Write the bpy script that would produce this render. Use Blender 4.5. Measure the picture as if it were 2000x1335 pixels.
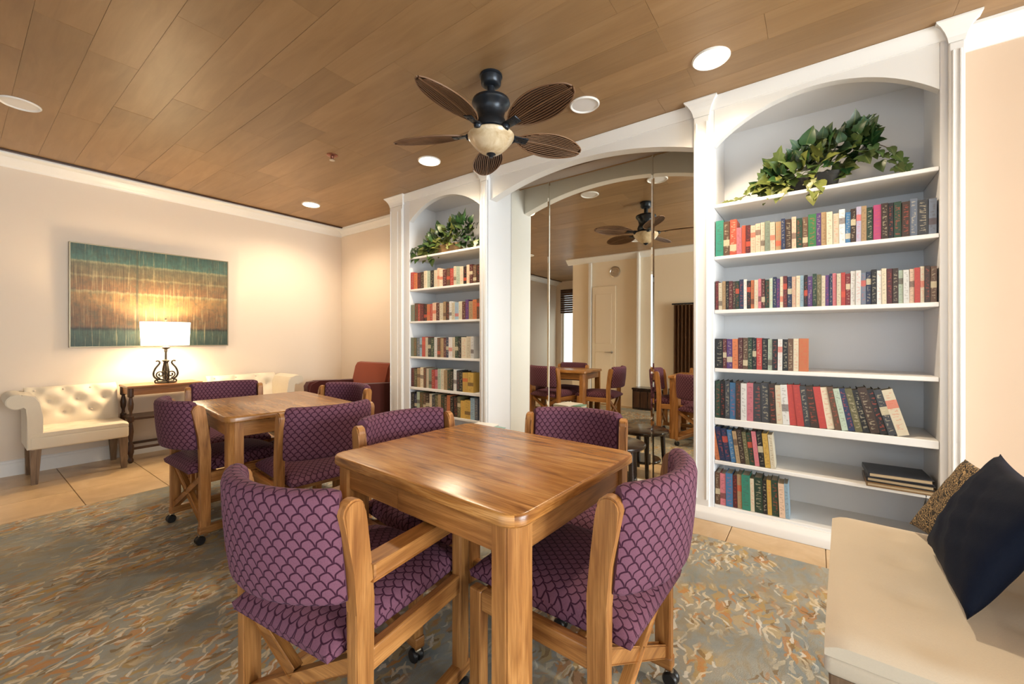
import bpy, bmesh, math, random
from mathutils import Vector, Matrix
R = math.radians
PI = math.pi
scene = bpy.context.scene
for o in list(bpy.data.objects):
    bpy.data.objects.remove(o)
COL = scene.collection

# ------------------------------------------------------------------ camera
CAM_H = 1.16
cam = bpy.data.cameras.new('camera')
cam.sensor_fit = 'HORIZONTAL'
cam.sensor_width = 36.0
cam.lens = 36.0 * 805.0 / 2000.0
cam.shift_y = -8.5 / 2000.0
cam.clip_start = 0.05
cam_o = bpy.data.objects.new('camera', cam)
cam_o.location = (0, 0, CAM_H)
cam_o.rotation_euler = (R(90), 0, R(36.33))
COL.objects.link(cam_o)
scene.camera = cam_o

# ------------------------------------------------------------------ world, daylight, exposure
world = bpy.data.worlds.new('world')
scene.world = world
world.use_nodes = True
bg = world.node_tree.nodes['Background']
bg.inputs[0].default_value = (0.80, 0.90, 1.0, 1)
bg.inputs[1].default_value = 1.2

def area_light(name, loc, rot, sx, sy, power, col):
    l = bpy.data.lights.new(name, 'AREA')
    l.shape = 'RECTANGLE'; l.size = sx; l.size_y = sy
    l.energy = power; l.color = col
    o = bpy.data.objects.new(name, l)
    o.location = loc; o.rotation_euler = rot
    COL.objects.link(o)
    return o
CEIL = 2.69
# daylight entering by the window in the back wall, behind the camera, and by the hall window; the right-hand light is added fill
area_light('daylight_back_window', (0.15, -0.86, 1.25), (R(90), 0, R(180)), 3.2, 2.2, 80, (1.0, 0.97, 0.93))
area_light('daylight_hall_window', (-4.6, -3.06, 1.3), (R(90), 0, R(180)), 1.4, 2.2, 215, (0.98, 0.985, 1.0))
area_light('added_fill_right', (4.98, 1.2, 1.3), (R(90), 0, R(90)), 3.2, 2.3, 225, (0.93, 0.97, 1.0))

vs = scene.view_settings
vs.view_transform = 'Standard'
vs.look = 'None'
vs.gamma = 1.0
vs.use_curve_mapping = False
vs.exposure = 1.24

# ------------------------------------------------------------------ helpers
def link(o, parent=None):
    COL.objects.link(o)
    if parent is not None:
        o.parent = parent
    return o

def tag(o, label=None, cat=None, group=None, kind=None):
    if label: o['label'] = label
    if cat: o['category'] = cat
    if group: o['group'] = group
    if kind: o['kind'] = kind
    return o

def empty(name, loc=(0, 0, 0), rz=0.0, label=None, cat=None, group=None):
    o = bpy.data.objects.new(name, None)
    o.empty_display_size = 0.1
    o.location = loc
    o.rotation_euler = (0, 0, rz)
    link(o)
    tag(o, label, cat, group)
    return o

def auto_uv(me, grain=None):
    """planar UVs in metres, U running along the grain"""
    if not me.polygons: return
    co = [v.co for v in me.vertices]
    ext = [max(c[i] for c in co) - min(c[i] for c in co) for i in range(3)]
    g = 'xyz'.index(grain) if grain else ext.index(max(ext))
    lay = me.uv_layers.new(name='UVMap') if not me.uv_layers else me.uv_layers[0]
    for p in me.polygons:
        n = [abs(x) for x in p.normal]
        d = n.index(max(n))
        oth = [a for a in range(3) if a != d]
        if g in oth:
            u, v = g, [a for a in oth if a != g][0]
        else:
            u, v = oth
        for li in p.loop_indices:
            c = co[me.loops[li].vertex_index]
            lay.data[li].uv = (c[u], c[v])

def finish(name, bm, mat, parent=None, loc=None, rot=None, smooth=False, grain=None, uv=True):
    bmesh.ops.recalc_face_normals(bm, faces=bm.faces)
    me = bpy.data.meshes.new(name)
    bm.to_mesh(me); bm.free()
    if uv: auto_uv(me, grain)
    if smooth:
        for p in me.polygons: p.use_smooth = True
        try:
            me.set_sharp_from_angle(angle=R(42))
        except Exception:
            pass
    if mat: me.materials.append(mat)
    o = bpy.data.objects.new(name, me)
    if loc: o.location = loc
    if rot: o.rotation_euler = rot
    return link(o, parent)

def B(): return bmesh.new()

def rb(bm, x0, x1, y0, y1, z0, z1, bev=0.0, seg=2):
    """(bevelled) box"""
    r = bmesh.ops.create_cube(bm, size=1.0)
    vs_ = r['verts']
    for v in vs_:
        v.co = Vector(((x0 + x1) / 2 + v.co.x * (x1 - x0), (y0 + y1) / 2 + v.co.y * (y1 - y0), (z0 + z1) / 2 + v.co.z * (z1 - z0)))
    if bev > 0:
        es = list({e for v in vs_ for e in v.link_edges})
        bmesh.ops.bevel(bm, geom=es, offset=bev, segments=seg, affect='EDGES', profile=0.5)

def prism(bm, pts, axis, a0, a1):
    """extrude a 2-D outline along axis; pts are the other two coordinates in x,y,z order"""
    def mk(p, a):
        if axis == 'x': return (a, p[0], p[1])
        if axis == 'y': return (p[0], a, p[1])
        return (p[0], p[1], a)
    v0 = [bm.verts.new(mk(p, a0)) for p in pts]
    v1 = [bm.verts.new(mk(p, a1)) for p in pts]
    n = len(pts)
    bm.faces.new(v0); bm.faces.new(v1[::-1])
    for i in range(n):
        bm.faces.new((v0[i], v0[(i + 1) % n], v1[(i + 1) % n], v1[i]))

def lathe(bm, prof, seg=24, c=(0, 0, 0), cap=True):
    rings = []
    for r, z in prof:
        rings.append([bm.verts.new((c[0] + r * math.cos(2 * PI * i / seg), c[1] + r * math.sin(2 * PI * i / seg), c[2] + z)) for i in range(seg)])
    for a, b in zip(rings, rings[1:]):
        for i in range(seg):
            bm.faces.new((a[i], a[(i + 1) % seg], b[(i + 1) % seg], b[i]))
    if cap:
        if prof[0][0] > 1e-5: bm.faces.new(rings[0][::-1])
        if prof[-1][0] > 1e-5: bm.faces.new(rings[-1])
    bmesh.ops.remove_doubles(bm, verts=[v for r in rings for v in r], dist=1e-6)

def tube(bm, path, rad, seg=8):
    path = [Vector(p) for p in path]
    rings = []
    n = len(path)
    up = Vector((0.13, 0.31, 0.94)).normalized()
    for i, p in enumerate(path):
        t = (path[min(i + 1, n - 1)] - path[max(i - 1, 0)]).normalized()
        a = t.cross(up)
        if a.length < 1e-3: a = t.cross(Vector((1, 0, 0)))
        a.normalize(); b = t.cross(a).normalized()
        r = rad[i] if isinstance(rad, (list, tuple)) else rad
        rings.append([bm.verts.new(p + r * (math.cos(2 * PI * k / seg) * a + math.sin(2 * PI * k / seg) * b)) for k in range(seg)])
    for q, s in zip(rings, rings[1:]):
        for k in range(seg):
            bm.faces.new((q[k], q[(k + 1) % seg], s[(k + 1) % seg], s[k]))
    bm.faces.new(rings[0][::-1]); bm.faces.new(rings[-1])

def bar(bm, p, q, w, h, bev=0.003):
    """box beam from p to q, w sideways, h upwards"""
    p, q = Vector(p), Vector(q)
    d = (q - p); L = d.length; d.normalize()
    s = d.cross(Vector((0, 0, 1)))
    if s.length < 1e-4: s = Vector((1, 0, 0))
    s.normalize(); u = s.cross(d).normalized()
    r = bmesh.ops.create_cube(bm, size=1.0)
    for v in r['verts']:
        v.co = p + d * ((v.co.x + .5) * L) + s * (v.co.y * w) + u * (v.co.z * h)
    if bev > 0:
        es = list({e for v in r['verts'] for e in v.link_edges})
        bmesh.ops.bevel(bm, geom=es, offset=bev, segments=2, affect='EDGES', profile=0.5)

def rrect(w, d, r, seg=6):
    pts = []
    for cx_, cy_, a0 in ((w / 2 - r, d / 2 - r, 0), (-w / 2 + r, d / 2 - r, 90), (-w / 2 + r, -d / 2 + r, 180), (w / 2 - r, -d / 2 + r, 270)):
        for k in range(seg + 1):
            a = R(a0 + 90 * k / seg)
            pts.append((cx_ + r * math.cos(a), cy_ + r * math.sin(a)))
    return pts

def copy_tree(o, parent=None):
    c = o.copy(); COL.objects.link(c)
    if parent is not None: c.parent = parent
    for ch in list(o.children): copy_tree(ch, c)
    return c

# ------------------------------------------------------------------ materials
class NT:
    def __init__(s, name):
        s.m = bpy.data.materials.new(name); s.m.use_nodes = True
        s.t = s.m.node_tree; s.p = s.t.nodes['Principled BSDF']
    def n(s, typ, **kw):
        x = s.t.nodes.new(typ)
        for k, v in kw.items(): setattr(x, k, v)
        return x
    def put(s, sock, v):
        if isinstance(v, bpy.types.NodeSocket): s.t.links.new(v, sock)
        elif v is not None: sock.default_value = v
    def math(s, op, a, b=None, c=None, clamp=False):
        x = s.n('ShaderNodeMath', operation=op, use_clamp=clamp)
        s.put(x.inputs[0], a); s.put(x.inputs[1], b)
        if c is not None: s.put(x.inputs[2], c)
        return x.outputs[0]
    def mix(s, f, a, b, blend='MIX'):
        x = s.n('ShaderNodeMix', data_type='RGBA', blend_type=blend)
        s.put(x.inputs[0], f)
        s.put(x.inputs[6], a if isinstance(a, bpy.types.NodeSocket) else (*a, 1))
        s.put(x.inputs[7], b if isinstance(b, bpy.types.NodeSocket) else (*b, 1))
        return x.outputs[2]
    def noise(s, vec, scale, detail=3.0, rough=0.5, dist=0.0):
        x = s.n('ShaderNodeTexNoise')
        if vec is not None: s.put(x.inputs['Vector'], vec)
        x.inputs['Scale'].default_value = scale; x.inputs['Detail'].default_value = detail
        x.inputs['Roughness'].default_value = rough; x.inputs['Distortion'].default_value = dist
        return x.outputs[0]
    def mapping(s, vec, loc=(0, 0, 0), rot=(0, 0, 0), sc=(1, 1, 1)):
        x = s.n('ShaderNodeMapping')
        s.put(x.inputs[0], vec); s.put(x.inputs[1], loc); x.inputs[2].default_value = rot; x.inputs[3].default_value = sc
        return x.outputs[0]
    def ramp(s, f, stops, interp='LINEAR'):
        x = s.n('ShaderNodeValToRGB'); x.color_ramp.interpolation = interp
        e = x.color_ramp.elements
        while len(e) < len(stops): e.new(0.5)
        for q, (p, c) in zip(e, stops): q.position = p; q.color = (*c, 1)
        s.put(x.inputs[0], f)
        return x.outputs[0]
    def coord(s, k='Object'): return s.n('ShaderNodeTexCoord').outputs[k]
    def uv(s): return s.n('ShaderNodeTexCoord').outputs['UV']
    def rand(s): return s.n('ShaderNodeObjectInfo').outputs['Random']
    def ocol(s): return s.n('ShaderNodeObjectInfo').outputs['Color']
    def sep(s, v):
        x = s.n('ShaderNodeSeparateXYZ'); s.put(x.inputs[0], v); return x.outputs
    def comb(s, a, b, c=0.0):
        x = s.n('ShaderNodeCombineXYZ'); s.put(x.inputs[0], a); s.put(x.inputs[1], b); s.put(x.inputs[2], c); return x.outputs[0]
    def bump(s, h, strength=0.3, dist=0.01):
        x = s.n('ShaderNodeBump'); x.inputs['Strength'].default_value = strength; x.inputs['Distance'].default_value = dist
        s.put(x.inputs['Height'], h); s.t.links.new(x.outputs[0], s.p.inputs['Normal'])
    def set(s, col=None, rough=None, metal=None, spec=None):
        if col is not None: s.put(s.p.inputs['Base Color'], col if isinstance(col, bpy.types.NodeSocket) else (*col, 1))
        if rough is not None: s.put(s.p.inputs['Roughness'], rough)
        if metal is not None: s.p.inputs['Metallic'].default_value = metal
        if spec is not None: s.p.inputs['Specular IOR Level'].default_value = spec
        return s.m

def srgb(r, g, b):
    f = lambda c: ((c / 255 + 0.055) / 1.055) ** 2.4 if c / 255 > 0.04045 else c / 255 / 12.92
    return (f(r), f(g), f(b))

def plain(name, col, rough=0.5, metal=0.0, var=0.06, scale=8.0, bump=0.0):
    k = NT(name)
    nz = k.noise(k.coord(), scale, 4)
    c = k.mix(nz, tuple(max(0, x * (1 - var)) for x in col), tuple(min(1, x * (1 + var)) for x in col))
    if bump: k.bump(k.noise(k.coord(), scale * 12, 3), bump, 0.004)
    return k.set(c, rough, metal)

def wood(name, dark, mid, light, rough=0.32, fig=1.0, spec=0.5, coat=0.0):
    k = NT(name)
    uv = k.uv(); rnd = k.rand()
    off = k.comb(k.math('MULTIPLY', rnd, 13.0), k.math('MULTIPLY', rnd, 7.0))
    v = k.n('ShaderNodeVectorMath', operation='ADD'); k.put(v.inputs[0], uv); k.put(v.inputs[1], off)
    v = v.outputs[0]
    big = k.noise(k.mapping(v, sc=(1.6, 14, 1)), 1.6 * fig, 3, 0.55, 1.2)
    fine = k.noise(k.mapping(v, sc=(4, 130, 1)), 2.2, 3, 0.6, 0.3)
    c = k.ramp(big, [(0.28, dark), (0.5, mid), (0.72, light)])
    c = k.mix(k.math('MULTIPLY', k.ramp(fine, [(0.42, (0, 0, 0)), (0.62, (1, 1, 1))]), 0.45), c, dark, 'MIX')
    tone = k.math('MULTIPLY_ADD', rnd, 0.22, 0.89)
    c = k.mix(1.0, c, k.comb(tone, tone, tone), 'MULTIPLY')
    k.bump(fine, 0.12, 0.002)
    if coat: k.p.inputs['Coat Weight'].default_value = coat; k.p.inputs['Coat Roughness'].default_value = 0.12
    return k.set(c, rough, spec=spec)

M = {}
M['oak'] = wood('honey_oak', (0.20, 0.072, 0.016), (0.38, 0.165, 0.044), (0.52, 0.250, 0.078), 0.42)
M['oak_top'] = wood('polished_oak_top', (0.155, 0.052, 0.010), (0.41, 0.18, 0.045), (0.58, 0.30, 0.095), 0.27, 1.2, 0.6, 0.0)
M['console_wood'] = wood('console_wood', (0.16, 0.06, 0.02), (0.30, 0.125, 0.04), (0.42, 0.19, 0.07), 0.3)
M['grey_oak'] = wood('weathered_leg', (0.10, 0.060, 0.033), (0.19, 0.120, 0.070), (0.27, 0.18, 0.11), 0.6)
M['espresso'] = plain('espresso_wood', (0.020, 0.012, 0.010), 0.18)
M['dark_wood'] = wood('dark_turned_wood', (0.03, 0.013, 0.008), (0.06, 0.026, 0.014), (0.10, 0.045, 0.02), 0.35)
M['white_paint'] = plain('white_trim_paint', (0.745, 0.735, 0.72), 0.35, var=0.015, scale=3)
M['case_paint'] = plain('white_case_paint', (0.71, 0.715, 0.735), 0.45, var=0.015, scale=3)
M['bronze'] = plain('bronze_metal', (0.020, 0.026, 0.036), 0.32, 0.5)
M['iron'] = plain('wrought_iron', (0.030, 0.022, 0.015), 0.5, 0.5)
M['caster'] = plain('black_caster', (0.012, 0.012, 0.013), 0.35)
M['brass'] = plain('aged_metal', (0.40, 0.34, 0.25), 0.35, 0.9)
M['chrome'] = plain('satin_nickel', (0.55, 0.53, 0.50), 0.28, 1.0)

def wall_mat(name, col):
    k = NT(name)
    nz = k.noise(k.coord(), 1.7, 3)
    c = k.mix(nz, tuple(x * 0.975 for x in col), tuple(min(1, x * 1.02) for x in col))
    k.bump(k.noise(k.coord(), 70, 3), 0.06, 0.003)
    return k.set(c, 0.75)
M['wall'] = wall_mat('cream_wall_paint', (0.72, 0.61, 0.50))
M['wall_back'] = wall_mat('lightened_cream_wall_paint', (0.80, 0.70, 0.555))  # wall paint lightened so the dimly lit back wall reflects brighter
M['wall_peach'] = wall_mat('peach_wall_paint', (0.56, 0.415, 0.30))

def plank_mat():
    k = NT('ceiling_plank_wood')
    uv = k.uv(); rnd = k.rand()
    off = k.comb(k.math('MULTIPLY', rnd, 31.0), k.math('MULTIPLY', rnd, 17.0))
    v = k.n('ShaderNodeVectorMath', operation='ADD'); k.put(v.inputs[0], uv); k.put(v.inputs[1], off); v = v.outputs[0]
    a = k.noise(k.mapping(v, sc=(1.2, 9, 1)), 1.6, 4, 0.55, 0.8)
    b = k.noise(k.mapping(v, sc=(1.0, 60, 1)), 2.0, 3, 0.6)
    blot = k.noise(v, 2.6, 2, 0.5)
    c = k.ramp(a, [(0.25, (0.250, 0.145, 0.064)), (0.5, (0.310, 0.186, 0.084)), (0.75, (0.365, 0.228, 0.110))])
    c = k.mix(k.math('MULTIPLY', b, 0.28), c, (0.16, 0.082, 0.035))
    c = k.mix(k.math('MULTIPLY', blot, 0.30), c, (0.34, 0.225, 0.125))
    t = k.math('MULTIPLY_ADD', rnd, 0.24, 0.88)
    c = k.mix(1.0, c, k.comb(t, t, t), 'MULTIPLY')
    k.bump(b, 0.1, 0.002)
    return k.set(c, 0.42)
M['plank'] = plank_mat()

def tile_mat():
    k = NT('travertine_tile')
    v = k.coord(); rnd = k.rand()
    w = k.mapping(v, loc=k.comb(k.math('MULTIPLY', rnd, 9), k.math('MULTIPLY', rnd, 5)), sc=(1, 1, 1))
    a = k.noise(w, 4.5, 5, 0.6, 0.7); b = k.noise(w, 30, 3, 0.6)
    c = k.ramp(a, [(0.3, (0.47, 0.315, 0.165)), (0.55, (0.58, 0.41, 0.235)), (0.75, (0.66, 0.50, 0.32))])
    c = k.mix(k.math('MULTIPLY', b, 0.25), c, (0.42, 0.29, 0.16))
    t = k.math('MULTIPLY_ADD', rnd, 0.14, 0.92)
    c = k.mix(1.0, c, k.comb(t, t, t), 'MULTIPLY')
    return k.set(c, 0.33)
M['tile'] = tile_mat()
M['grout'] = plain('grout', (0.46, 0.335, 0.20), 0.9)

def rug_mat():
    """grey-blue ground with clusters of short curved brush strokes (one per Voronoi cell)"""
    k = NT('patterned_rug')
    v = k.coord()
    wn = k.n('ShaderNodeTexNoise'); k.put(wn.inputs['Vector'], v); wn.inputs['Scale'].default_value = 16; wn.inputs['Detail'].default_value = 3
    wa = k.n('ShaderNodeVectorMath', operation='MULTIPLY_ADD'); k.put(wa.inputs[0], wn.outputs['Color']); wa.inputs[1].default_value = (0.055, 0.055, 0); k.put(wa.inputs[2], v)
    vw = wa.outputs[0]
    big = k.noise(v, 2.1, 2, 0.5, 0.8)
    base = k.ramp(k.noise(v, 3.2, 5, 0.65, 1.0), [(0.3, (0.215, 0.250, 0.255)), (0.5, (0.300, 0.315, 0.295)), (0.7, (0.390, 0.370, 0.305))])
    base = k.mix(k.math('MULTIPLY', k.ramp(k.noise(k.mapping(v, sc=(2.2, 1, 1)), 9, 3, 0.6, 1.0), [(0.45, (0, 0, 0)), (0.62, (1, 1, 1))]), 0.5), base, (0.335, 0.260, 0.150))
    zone = k.ramp(big, [(0.42, (0, 0, 0)), (0.53, (1, 1, 1))])
    def layer(c, scale, ly, wx, curve, ang, spread, keep, pal, off, use_zone=True, opac=0.9):
        vo = k.n('ShaderNodeTexVoronoi', voronoi_dimensions='2D')
        p = k.mapping(vw, loc=(off, off * 0.37, 0))
        k.put(vo.inputs['Vector'], p); vo.inputs['Scale'].default_value = scale
        d = k.n('ShaderNodeVectorMath', operation='SUBTRACT'); k.put(d.inputs[0], p); k.put(d.inputs[1], vo.outputs['Position'])
        x, y, _ = k.sep(d.outputs[0])
        rc = k.n('ShaderNodeSeparateColor'); k.put(rc.inputs[0], vo.outputs['Color'])
        r1, r2, r3 = rc.outputs[0], rc.outputs[1], rc.outputs[2]
        a = k.math('MULTIPLY_ADD', k.math('SUBTRACT', r1, 0.5), spread, ang)
        ca, sa = k.math('COSINE', a), k.math('SINE', a)
        X = k.math('ADD', k.math('MULTIPLY', x, ca), k.math('MULTIPLY', y, sa))
        Y = k.math('SUBTRACT', k.math('MULTIPLY', y, ca), k.math('MULTIPLY', x, sa))
        X = k.math('ADD', X, k.math('MULTIPLY', k.math('MULTIPLY', Y, Y), k.math('MULTIPLY', k.math('SUBTRACT', r2, 0.5), curve * scale)))
        e = k.math('ADD', k.math('POWER', k.math('DIVIDE', X, wx / scale), 2.0), k.math('POWER', k.math('DIVIDE', Y, ly / scale), 2.0))
        m = k.math('MULTIPLY', k.ramp(e, [(0.7, (1, 1, 1)), (1.0, (0, 0, 0))]), k.math('LESS_THAN', r3, keep))
        if use_zone: m = k.math('MULTIPLY', m, zone)
        n_ = len(pal)
        col = k.ramp(k.math('FRACT', k.math('MULTIPLY', r3, 7.31)), [(i / n_, q) for i, q in enumerate(pal)], 'CONSTANT')
        return k.mix(k.math('MULTIPLY', m, opac), c, col)
    cream, tan, org, brn, gold, wht = (0.68, 0.58, 0.42), (0.50, 0.375, 0.20), (0.50, 0.235, 0.075), (0.22, 0.135, 0.06), (0.47, 0.31, 0.105), (0.72, 0.68, 0.60)
    c = layer(base, 12, 0.66, 0.26, 1.2, 0.15, 1.2, 0.80, [tan, gold, (0.33, 0.30, 0.24), org, tan], 0.0, True, 0.70)
    c = layer(c, 18, 0.72, 0.18, 1.6, 0.10, 1.4, 0.75, [org, cream, brn, gold, (0.36, 0.34, 0.29)], 3.3, True, 0.75)
    c = layer(c, 25, 0.75, 0.15, 2.0, 0.20, 1.6, 0.70, [cream, wht, org, cream, brn], 7.1, True, 0.75)
    c = layer(c, 10, 0.80, 0.050, 1.4, 0.10, 1.0, 0.60, [cream, wht, tan], 11.9, True, 0.75)
    c = layer(c, 22, 0.65, 0.15, 1.6, 0.20, 1.6, 0.30, [tan, cream, org, tan], 17.7, False, 0.45)
    c = k.mix(k.math('MULTIPLY', k.noise(v, 160, 2), 0.22), c, (0.16, 0.145, 0.12))
    k.bump(k.noise(v, 260, 2), 0.4, 0.004)
    return k.set(c, 0.95, spec=0.1)
M['rug'] = rug_mat()

def scallop_mat():
    """mauve fish-scale woven fabric with dark plum outlines"""
    k = NT('scallop_fabric')
    s = k.sep(k.uv())
    CW = 0.031
    u = k.math('DIVIDE', s[0], CW); vv = k.math('DIVIDE', s[1], CW * 0.64)
    row = k.math('FLOOR', vv)
    fy = k.math('SUBTRACT', vv, row)
    odd = k.math('MODULO', k.math('ABSOLUTE', row), 2.0)
    uu = k.math('MULTIPLY_ADD', odd, 0.5, u)
    fx = k.math('SUBTRACT', k.math('SUBTRACT', uu, k.math('FLOOR', uu)), 0.5)
    # bumped arc: radius modulated so that each scale has small lobes
    ang = k.math('ARCTAN2', k.math('MULTIPLY', fy, 0.5), fx)
    lob = k.math('MULTIPLY', k.math('ABSOLUTE', k.math('SINE', k.math('MULTIPLY', ang, 2.5))), 0.045)
    d = k.math('SQRT', k.math('ADD', k.math('MULTIPLY', fx, fx), k.math('MULTIPLY', k.math('MULTIPLY', fy, 0.5), k.math('MULTIPLY', fy, 0.5))))
    e = k.math('ABSOLUTE', k.math('SUBTRACT', d, k.math('SUBTRACT', 0.485, lob)))
    line = k.math('SUBTRACT', 1.0, k.math('DIVIDE', k.math('SUBTRACT', e, 0.030), 0.045, clamp=True), clamp=True)
    stem = k.math('MULTIPLY', k.math('LESS_THAN', k.math('ABSOLUTE', fx), 0.022), k.math('LESS_THAN', fy, 0.45))
    dark = k.math('MAXIMUM', line, k.math('MULTIPLY', stem, 0.0))
    weave = k.noise(k.mapping(k.uv(), sc=(1, 1, 1)), 420, 2)
    light = k.mix(weave, (0.118, 0.044, 0.072), (0.195, 0.082, 0.122))
    c = k.mix(dark, light, (0.030, 0.004, 0.016))
    k.bump(k.math('SUBTRACT', weave, dark), 0.25, 0.003)
    k.p.inputs['Sheen Weight'].default_value = 0.08
    k.p.inputs['Sheen Roughness'].default_value = 0.4
    k.p.inputs['Sheen Tint'].default_value = (0.7, 0.5, 0.75, 1)
    return k.set(c, 0.8, spec=0.2)
M['scallop'] = scallop_mat()

def cloth(name, col, var=0.08, sc=300):
    k = NT(name)
    nz = k.noise(k.coord(), sc, 2); lo = k.noise(k.coord(), 6, 3)
    c = k.mix(k.math('MULTIPLY_ADD', lo, 0.6, k.math('MULTIPLY', nz, 0.4)), tuple(x * (1 - var) for x in col), tuple(min(1, x * (1 + var)) for x in col))
    k.bump(nz, 0.2, 0.002)
    k.p.inputs['Sheen Weight'].default_value = 0.15
    return k.set(c, 0.9, spec=0.15)
M['linen'] = cloth('cream_linen', (0.66, 0.585, 0.47))
M['linen_buttons'] = cloth('cream_button', (0.60, 0.52, 0.42))
M['rust'] = cloth('rust_velvet', (0.21, 0.045, 0.020))
M['maroon'] = cloth('maroon_leather', (0.060, 0.012, 0.010))
M['navy'] = cloth('navy_satin', (0.0045, 0.0085, 0.022), 0.3)
M['drape'] = cloth('brown_drape', (0.16, 0.075, 0.035), 0.2, 60)
for _m in (M['navy'],):
    _m.node_tree.nodes['Principled BSDF'].inputs['Roughness'].default_value = 0.7
    _m.node_tree.nodes['Principled BSDF'].inputs['Sheen Weight'].default_value = 0.0

def meander_mat():
    k = NT('gold_black_patterned_fabric')
    s = k.sep(k.uv())
    d = k.noise(k.uv(), 30, 2, 0.5, 1.5)
    w = k.math('SINE', k.math('MULTIPLY', k.math('ADD', k.math('ADD', s[0], s[1]), k.math('MULTIPLY', d, 0.09)), 420))
    c = k.ramp(w, [(0.42, (0.02, 0.016, 0.012)), (0.58, (0.42, 0.29, 0.14))])
    return k.set(c, 0.85)
M['meander'] = meander_mat()

def emit(name, col, strength):
    k = NT(name)
    k.p.inputs['Emission Color'].default_value = (*col, 1)
    k.p.inputs['Emission Strength'].default_value = strength
    nz = k.noise(k.coord(), 3, 2)
    return k.set(k.mix(nz, (0.85, 0.83, 0.78), (0.9, 0.88, 0.84)), 0.4)
M['lamp_on'] = emit('downlight_lens_lit', (1.0, 0.84, 0.58), 20.0)
M['lamp_off'] = plain('downlight_lens_unlit', (0.72, 0.72, 0.74), 0.35)
M['shade'] = emit('lamp_shade_lit', (1.0, 0.84, 0.56), 4.0)

def mirror_mat():
    k = NT('mirror_glass')
    nz = k.noise(k.coord(), 2, 2)
    return k.set(k.mix(nz, (0.90, 0.865, 0.755), (0.92, 0.885, 0.775)), 0.008, 1.0)
M['mirror'] = mirror_mat()

def glass_mat():
    k = NT('window_pane_glass')
    tr = k.n('ShaderNodeBsdfTransparent'); gl = k.n('ShaderNodeBsdfGlossy'); mx = k.n('ShaderNodeMixShader')
    gl.inputs['Roughness'].default_value = 0.02
    nz = k.noise(k.coord(), 1.0, 1)
    k.put(tr.inputs[0], k.mix(nz, (0.95, 0.97, 0.97), (0.97, 0.99, 0.98)))
    mx.inputs[0].default_value = 0.06
    k.t.links.new(tr.outputs[0], mx.inputs[1]); k.t.links.new(gl.outputs[0], mx.inputs[2])
    k.t.links.new(mx.outputs[0], k.t.nodes['Material Output'].inputs[0])
    return k.m
M['glass'] = glass_mat()

def bowl_mat():
    k = NT('alabaster_glass_bowl')
    a = k.noise(k.coord(), 9, 4, 0.6, 1.2)
    c = k.ramp(a, [(0.3, (0.42, 0.30, 0.16)), (0.6, (0.62, 0.52, 0.36)), (0.8, (0.70, 0.64, 0.50))])
    return k.set(c, 0.22)
M['bowl'] = bowl_mat()
M['blade'] = wood('palm_blade', (0.045, 0.019, 0.010), (0.080, 0.034, 0.016), (0.115, 0.052, 0.024), 0.5)
M['blade_rib'] = wood('palm_blade_rib', (0.13, 0.065, 0.03), (0.21, 0.11, 0.055), (0.27, 0.15, 0.08), 0.45)

def book_mat():
    k = NT('book_cover')
    col = k.ocol(); rnd = k.rand()
    s = k.sep(k.coord())
    lum = k.n('ShaderNodeRGBToBW'); k.put(lum.inputs[0], col)
    isl = k.math('GREATER_THAN', lum.outputs[0], 0.16)
    ink = k.mix(isl, (0.62, 0.54, 0.36), (0.07, 0.035, 0.03))
    ink = k.mix(k.math('GREATER_THAN', k.math('FRACT', k.math('MULTIPLY', rnd, 17.0)), 0.66), ink, (0.55, 0.08, 0.04))
    v = k.comb(k.math('MULTIPLY', s[0], 1.6), k.math('MULTIPLY_ADD', rnd, 37.0, k.math('MULTIPLY', s[2], 1.0)), 0.0)
    blk = k.noise(k.mapping(v, sc=(1.0, 22, 1)), 1.0, 1.5, 0.4)
    letters = k.noise(k.mapping(v, sc=(7.0, 190, 1)), 1.0, 1, 0.5)
    inner = k.math('MULTIPLY', k.math('LESS_THAN', k.math('ABSOLUTE', s[0]), 0.30), k.math('MULTIPLY', k.math('GREATER_THAN', s[2], 0.08), k.math('LESS_THAN', s[2], 0.93)))
    m = k.math('MULTIPLY', k.math('MULTIPLY', k.math('GREATER_THAN', blk, 0.55), k.math('GREATER_THAN', letters, 0.47)), inner)
    # a lighter or darker band on some spines
    bpos = k.math('FRACT', k.math('MULTIPLY', rnd, 5.0))
    band = k.math('MULTIPLY', k.math('LESS_THAN', k.math('ABSOLUTE', k.math('SUBTRACT', s[2], k.math('MULTIPLY_ADD', bpos, 0.5, 0.2))), 0.09), k.math('GREATER_THAN', k.math('FRACT', k.math('MULTIPLY', rnd, 11.0)), 0.6))
    spine = k.math('LESS_THAN', s[1], 0.03)
    c = k.mix(k.math('MULTIPLY', k.math('MULTIPLY', band, spine), 0.7), col, ink)
    c = k.mix(k.math('MULTIPLY', k.math('MULTIPLY', m, spine), 0.50), c, ink)
    return k.set(c, 0.42)
M['book'] = book_mat()
def pages_mat():
    k = NT('book_pages')
    s = k.sep(k.coord())
    l = k.noise(k.comb(k.math('MULTIPLY', s[0], 60), 0.0, 0.0), 1, 1)
    return k.set(k.mix(l, (0.50, 0.42, 0.30), (0.66, 0.60, 0.48)), 0.85)
M['pages'] = pages_mat()

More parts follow.
